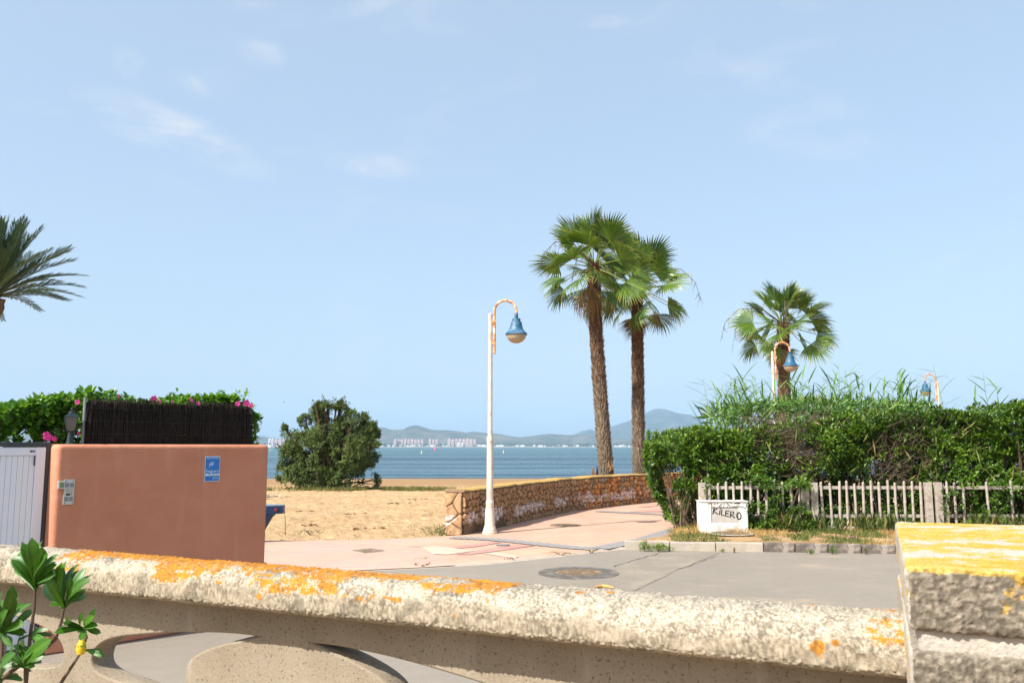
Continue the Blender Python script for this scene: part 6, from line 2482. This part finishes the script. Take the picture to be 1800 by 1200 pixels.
PET = petal_mesh()
for (px, py, yl_, sc_) in ((84, 767, 0.24, 0.05), (97, 771, 0.26, 0.028), (430, 708, 0.14, 0.042), (415, 710, 0.15, 0.03), (438, 713, 0.14, 0.03), (267, 701, 0.17, 0.038), (277, 706, 0.16, 0.022), (333, 703, 0.17, 0.028),
                           (346, 709, 0.15, 0.022), (134, 707, 0.28, 0.026), (205, 696, 0.2, 0.02), (139, 762, 0.26, 0.018), (300, 706, 0.17, 0.018)):
    lx2 = wl(px, yl_, 1.95)
    pw = WO + wdx * lx2 + wdy * yl_
    zz0 = A(px, py, pw.y).z
    o = bpy.data.objects.new('hibiscus_flower', PET)
    COL.objects.link(o)
    o.parent = hb
    sc_ *= 0.85
    o.matrix_local = Matrix.Translation((lx2, yl_ - 0.02, zz0)) @ Matrix.Rotation(random.uniform(-0.5, 0.5), 4, 'Z') @ Matrix.Rotation(1.35 + random.uniform(-0.4, 0.4), 4, 'X') @ Matrix.Scale(sc_, 4)


# ================================================================== BALUSTRADE IN THE FOREGROUND
RZ = 1.412
Rr, Rl_ = G(1580, 1082, RZ), G(0, 960, RZ)
rdir = (Rr - Rl_).normalized()
rback = Vector((-rdir.y, rdir.x, 0))
rang = math.atan2(rdir.y, rdir.x)
bal = thing('balustrade', 'cast concrete balustrade with lichen covered handrail and curved openings', 'balustrade', (Rr.x, Rr.y, 0), rang)


def rail_x(px, yl=0.0, z=RZ):
    lo, hi = -6.0, 1.0
    for _ in range(60):
        mid = (lo + hi) / 2
        P = Rr + rdir * mid + rback * yl
        dz = z - EYE
        cz = P.y * math.cos(PITCH) + dz * math.sin(PITCH)
        if 900 + FPX * P.x / cz < px:
            lo = mid
        else:
            hi = mid
    return (lo + hi) / 2


RL = -rail_x(-260)
nu, nv = 1250, 120
th = np.linspace(0, 2 * pi, nv, endpoint=False)
# section: flat underside, rounded shoulders, slightly domed top
c_, s_ = np.cos(th), np.sin(th)
hw, hb_ = 0.074, 0.075
ex = 0.62
sy = np.sign(c_) * np.abs(c_) ** ex * hw
sz = np.where(s_ >= 0, np.abs(s_) ** 0.78 * hb_ * 0.62, -np.abs(s_) ** 0.45 * hb_ * 0.38)
zc = RZ - hb_ * 0.62
ny = c_ / hw
nz = s_ / (hb_ * 0.5)
ll = np.hypot(ny, nz)
ny, nz = ny / ll, nz / ll
S = np.linspace(-RL, 0.01, nu)
SS = np.repeat(S, nv)
V = np.stack([SS, np.tile(sy, nu), np.tile(sz, nu) + zc], 1)
Nn = np.stack([np.zeros(nu * nv), np.tile(ny, nu), np.tile(nz, nu)], 1)
w1, id1 = worley(V, 1 / 0.0056, 3)
w2, id2 = worley(V, 1 / 0.014, 4)
big = fbm(V, 14, 4, 50) - 0.5
med = fbm(V, 60, 3, 51) - 0.5
under = sstep(Nn[:, 2], -0.75, -0.4)
disp = (0.0032 * sstep(w1, 0.62, 0.1) + 0.0018 * sstep(w2, 0.5, 0.1) * (id2 > 0.5) + 0.007 * big + 0.003 * med) * (0.35 + 0.65 * under)
V2 = V + Nn * disp[:, None]
nzv = Nn[:, 2]
xs_l = V[:, 0]
xo0, xo1, xo2 = rail_x(100), rail_x(560), rail_x(905)
reg = sstep(xs_l, xo0, xo0 + 0.12) * (1 - sstep(xs_l, xo2 - 0.02, xo2 + 0.02))
f1 = fbm(V * np.array([0.7, 1, 1]), 16, 4, 60)
f2 = fbm(V, 40, 3, 61)
topness = sstep(nzv, 0.12, 0.72) * (0.78 + 0.32 * sstep(V[:, 1], -0.03, 0.03))
lich = reg * (0.88 * topness * sstep(f1, 0.30, 0.55) + 0.30 * sstep(f2, 0.58, 0.7) * sstep(nzv, -0.1, 0.5))
ws, ids = worley(V, 1 / 0.045, 9)
lich = np.maximum(lich, 0.95 * sstep(ws, 0.30, 0.12) * (ids > 0.72) * sstep(nzv, -0.25, 0.2))
endl = sstep(xs_l, rail_x(1440), rail_x(1560)) * topness * sstep(f1, 0.42, 0.6) * 0.6
lich = np.maximum(lich, endl)
white = sstep(nzv + (f1 - 0.5) * 1.6, -0.05, 0.75) * (0.72 + 0.3 * sstep(xs_l, rail_x(300), rail_x(1000)))
dark = sstep(fbm(V, 22, 3, 66), 0.58, 0.72) * (1 - sstep(xs_l, rail_x(800), rail_x(1200))) * 0.8
att = {'lichen': lich, 'white': white, 'dark': dark, 'pebble': id1, 'pit': sstep(w1, 0.42, 0.72) * sstep(fbm(V, 45, 2, 68), 0.35, 0.6)}
cap0 = len(V2)
F = grid_faces(nu, nv, True)
ro = link('handrail', npmesh('handrail', V2, F, att), 'cast_aggregate', bal, True)

# pierced panel under the rail, cut from a flat outline
PYF = 0.006


def pan(px, py):
    """local (x, z) on the front plane of the panel under a pixel"""
    d = ray(px, py)
    P0 = Rr + rback * PYF
    n_ = rback
    t = (Vector((P0.x, P0.y, 0)) - Vector((0, 0, 0))).dot(n_) / Vector((d.x, d.y, 0)).dot(n_)
    P = Vector((d.x * t, d.y * t, EYE + d.z * t))
    return ((P - Rr).dot(rdir), P.z)


holeA = [pan(*p) for p in ((468, 1118), (440, 1112.5), (400, 1108.5), (350, 1107), (300, 1108), (250, 1111.5), (212, 1115), (188, 1121), (169, 1132), (160, 1148), (158, 1165), (164, 1180), (182, 1192), (215, 1202),
                           (250, 1216), (280, 1236), (300, 1262), (318, 1272), (330, 1262), (330, 1235), (326, 1205), (328, 1180), (332, 1166), (342, 1155), (366, 1143), (400, 1133), (440, 1125))]
xj = pan(501, 1120)[0]
xm = pan(136, 1150)[0]
xt = pan(1560, 1150)[0]
per = 2 * (xj - xm)
holes = []
for k in (-1, 0, 1, 2):
    a = [(x_ + k * per, z_) for x_, z_ in holeA]
    b_ = [(2 * xj - x_ + k * per, z_) for x_, z_ in holeA]
    holes += [a, b_]
PZ0 = min(z_ for _, z_ in holeA) - 0.06
cu = bpy.data.curves.new('panel', 'CURVE')
cu.dimensions = '2D'
cu.fill_mode = 'BOTH'
cu.extrude = 0.026
cu.bevel_depth = 0.004
cu.bevel_resolution = 1
x_left, x_right = -RL + 0.02, 0.005


def spl(pts):
    sp_ = cu.splines.new('POLY')
    sp_.points.add(len(pts) - 1)
    for q, p in zip(sp_.points, pts):
        q.co = (p[0], p[1], 0, 1)
    sp_.use_cyclic_u = True


def smooth_poly(pts, it=2):
    for _ in range(it):
        out_ = []
        for i in range(len(pts)):
            a, b_ = pts[i], pts[(i + 1) % len(pts)]
            out_.append((a[0] * .75 + b_[0] * .25, a[1] * .75 + b_[1] * .25))
            out_.append((a[0] * .25 + b_[0] * .75, a[1] * .25 + b_[1] * .75))
        pts = out_
    return pts


spl([(x_left, PZ0), (x_right, PZ0), (x_right, RZ - hb_ + 0.006), (x_left, RZ - hb_ + 0.006)])
for hpts in holes:
    if min(p[0] for p in hpts) > x_left + 0.02 and max(p[0] for p in hpts) < x_right - 0.02:
        spl(smooth_poly(hpts))
co_ = bpy.data.objects.new('panel_curve', cu)
COL.objects.link(co_)
bpy.context.view_layer.update()
pme = bpy.data.meshes.new_from_object(co_.evaluated_get(bpy.context.evaluated_depsgraph_get()))
bpy.data.objects.remove(co_)
arr = np.zeros(len(pme.vertices) * 3)
pme.vertices.foreach_get('co', arr)
arr = arr.reshape(-1, 3)
arr = np.stack([arr[:, 0], -arr[:, 2] + 0.036, arr[:, 1]], 1)
pme.vertices.foreach_set('co', arr.ravel().astype(np.float32))
pme.materials.clear()
pme.update()
link('pierced_panel', pme, 'cast_panel', bal)
MB().box(-RL + 0.02, 0.0, -0.05, 0.09, 0.0, PZ0 - 0.0005, 0.006).build('plinth', 'cast_panel', bal)

# block pillar
PZ = EYE - 0.134
pc = G(1592, 996, PZ)
PA = math.radians(-23)
pil = thing('block_pillar', 'rough grey concrete block pillar with yellow lichen covered top at the end of the balustrade', 'pillar', (pc.x, pc.y, 0), PA)
PW, PD = 0.52, 0.64
zt_ = PZ
for row in range(6):
    hh = 0.070 if row == 0 else 0.085
    hh = 0.069 if row == 0 else 0.09
    res = 0.0032 if row < 2 else 0.02
    v, nn, f = rounded_box(PW, PD, hh, 0.008, res)
    v = v + np.array([0, 0, zt_ - hh])
    if row < 2:
        a1, i1 = worley(v, 1 / 0.0052, 20 + row)
        b1 = fbm(v, 30, 4, 21 + row) - 0.5
        isf = sstep(-nn[:, 1], 0.3, 0.8)
        disp = (0.0036 * sstep(a1, 0.6, 0.1)) * (0.3 + 0.7 * isf) + 0.003 * b1 + 0.004 * (fbm(v, 9, 3, 24) - 0.5)
        v2 = v + nn * disp[:, None]
        topm = sstep(nn[:, 2], 0.25, 0.7) * (row == 0)
        lf_ = sstep(-nn[:, 0], 0.4, 0.8)
        ff1 = fbm(v, 26, 4, 25)
        frontl = isf * (sstep(v[:, 0], 0.03, 0.16) * sstep(v[:, 2], zt_ - 0.085, zt_ - 0.02) * sstep(ff1, 0.42, 0.56)) * (row == 0)
        edge = isf * sstep(v[:, 2], zt_ - 0.012, zt_ - 0.002) * (row == 0)
        lich = np.clip(topm * (0.34 + 0.42 * sstep(fbm(v * np.array([1, 2.5, 1]), 9, 4, 28), 0.3, 0.55)) + frontl * 0.95 + 0.5 * edge + lf_ * sstep(ff1, 0.5, 0.6) * 0.5, 0, 1)
        white = np.clip(topm * 0.8 + lf_ * 0.95, 0, 1)
        link('block', npmesh('block', v2, f, {'lichen': lich, 'white': white, 'pebble': i1, 'pit': sstep(a1, 0.40, 0.68) * isf}), 'concrete_block', pil, True)
    else:
        link('block', npmesh('block', v, f, {'pebble': RNG.uniform(0, 1, len(v))}), 'concrete_block', pil, True)
    zt_ -= hh + 0.0225
v, nn, f = rounded_box(PW - 0.016, PD - 0.016, PZ - 0.01, 0.006, 0.008)
v = v + np.array([0.008, 0.008, 0.0])
v = v + nn * ((fbm(v, 60, 3, 31) - 0.5) * 0.006)[:, None]
link('mortar_core', npmesh('mortar_core', v, f), 'mortar_white', pil, True)


# ================================================================== SHRUB IN FRONT OF THE BALUSTRADE
def leaf_mesh(name, fat):
    V_, F_ = [], []
    n = 9
    for i in range(n + 1):
        q = i / n
        w = fat * (math.sin(min(1, q * 1.25) * pi / 2) ** 1.1) * (1 - max(0, (q - 0.72) / 0.28) ** 2.2) ** 0.5 if q < 1 else 0.0
        w = max(w, 0.035 if q < 0.2 else 0.0)
        z_ = 0.10 * math.sin(q * pi) - 0.05 * q * q
        roll_ = 0.30 * w
        for s_, zz in ((-1.0, roll_ * 0.75), (-0.62, roll_ * 0.9), (0, 0.0), (0.62, roll_ * 0.9), (1.0, roll_ * 0.75)):
            V_.append((s_ * w, q, z_ + zz))
    for i in range(n):
        for k in range(4):
            F_.append((5 * i + k, 5 * i + k + 1, 5 * i + 6 + k, 5 * i + 5 + k))
    me = bpy.data.meshes.new(name)
    me.from_pydata(V_, [], F_)
    a_ = me.attributes.new('tint', 'FLOAT', 'POINT')
    tv = [0.38 + (0.32 if i % 5 == 2 else 0.0) + (0.15 if i % 5 in (0, 4) else 0) for i in range(len(V_))]
    a_.data.foreach_set('value', np.array(tv, dtype=np.float32))
    me.materials.append(MATS['leaf_shrub'])
    me.polygons.foreach_set('use_smooth', np.ones(len(me.polygons), dtype=bool))
    me.update()
    return me


LM = [leaf_mesh('leaf', f_) for f_ in (0.10, 0.115, 0.13)]
DP = 1.42
sb = A(20, 1200, DP)
shrub = thing('leaf_shrub', 'glossy green shrub with rosettes of thick leaves in front of the balustrade', 'shrub', (sb.x, sb.y, 0))
SB = Vector(shrub.location)
r = random.Random(21)


def put_leaf(base, tip, dy, k=None, twist=None):
    b_ = A(base[0], base[1], DP)
    t = A(tip[0], tip[1], DP + dy)
    d = t - b_
    L = d.length
    y_ = d.normalized()
    # the blade faces up and towards the viewer
    nrm = Vector((r.uniform(-0.9, 0.9), -0.7 + dy * 5, 0.5)) if twist is None else twist
    z_ = (nrm - y_ * nrm.dot(y_)).normalized()
    x_ = y_.cross(z_)
    M_ = Matrix(((x_.x, y_.x, z_.x, 0), (x_.y, y_.y, z_.y, 0), (x_.z, y_.z, z_.z, 0), (0, 0, 0, 1)))
    o = bpy.data.objects.new('leaf', LM[r.randrange(3)])
    COL.objects.link(o)
    o.parent = shrub
    o.matrix_local = Matrix.Translation(b_ - SB) @ M_ @ Matrix.Scale(L, 4)
    return o


ROS = [((62, 1032), [(40, 953), (56, 946), (74, 962), (52, 985), (80, 966), (99, 972), (93, 1003), (22, 982), (24, 975), (102, 998), (47, 1000), (70, 950), (97, 985)]),
       ((112, 1066), [(113, 984), (105, 990), (134, 988), (150, 996), (161, 1006), (82, 1012), (123, 1012), (150, 1034), (95, 1050), (140, 1040), (152, 1015)]),
       ((4, 1112), [(22, 1030), (0, 1040), (28, 1050), (42, 1056), (54, 1058), (40, 1095), (-20, 1050), (-25, 1080), (10, 1072), (45, 1110), (-10, 1150), (20, 1135)]),
       ((44, 1172), [(34, 1114), (44, 1132), (86, 1124), (79, 1150), (54, 1128), (18, 1150), (60, 1170), (5, 1160)]),
       ((149, 1106), [(103, 1101), (112, 1081), (144, 1077), (167, 1069), (163, 1083), (170, 1098), (135, 1110)]),
       ((150, 1143), [(183, 1147)]),
       ((0, 1195), [(10, 1150), (-20, 1160), (35, 1185), (20, 1140)]),
       ((55, 1116), [(84, 1105), (78, 1128), (30, 1128), (66, 1100)])]
for base, tips in ROS:
    for tp_ in tips + [(t0 + r.uniform(-9, 9), t1 + r.uniform(4, 16)) for t0, t1 in tips]:
        put_leaf((base[0] + r.uniform(-3, 3), base[1] + r.uniform(-3, 3)), tp_, r.uniform(-0.05, 0.05))
STEMS = [[(62, 1034), (60, 1070), (54, 1110), (50, 1150), (44, 1215)], [(112, 1068), (108, 1092), (98, 1122), (70, 1148), (35, 1168), (0, 1195), (-10, 1215)], [(149, 1106), (152, 1120), (144, 1138)],
         [(142, 1146), (128, 1168), (112, 1192), (98, 1215)], [(4, 1114), (3, 1160), (0, 1215)], [(44, 1172), (44, 1215)], [(55, 1116), (54, 1120)]]
for st in STEMS:
    pts = [A(a, b_, DP + 0.004) - SB for a, b_ in st]
    if st[-1][1] > 1210:
        pts.append(Vector((pts[-1].x * 0.6, pts[-1].y, 0.5)))
        pts.append(Vector((random.uniform(-0.03, 0.03), 0.02, 0.0)))
    MB().tube(pts, [0.0021 + 0.00035 * i for i in range(len(pts))], 8).build('stem', 'stem_brown', shrub, True)
bp_ = A(143, 1136, DP - 0.004) - SB
m = MB().lathe([(0.001, -0.013), (0.0055, -0.011), (0.008, -0.004), (0.0065, 0.005), (0.003, 0.011), (0.001, 0.013)], 12, bp_)
m.build('seed_pod', 'yellow_fruit', shrub, True)
for k in range(3):
    put_leaf((143, 1124), (136 + 7 * k, 1137), -0.012)

# ================================================================== HAZE
hz, nt = new_mat('haze')
vol = nt.n('ShaderNodeVolumePrincipled', {'Color': (0.50, 0.74, 1.0, 1), 'Density': 0.000088, 'Anisotropy': 0.0})
o_ = nt.n('ShaderNodeOutputMaterial')
nt.links.new(vol.outputs[0], o_.inputs['Volume'])
hzo = MB().box(-9600, 9600, -25, 9900, -3.6, 420).build('haze', 'haze')
tag(hzo, 'pale blue sea haze over the whole bay', 'haze', None, 'stuff')
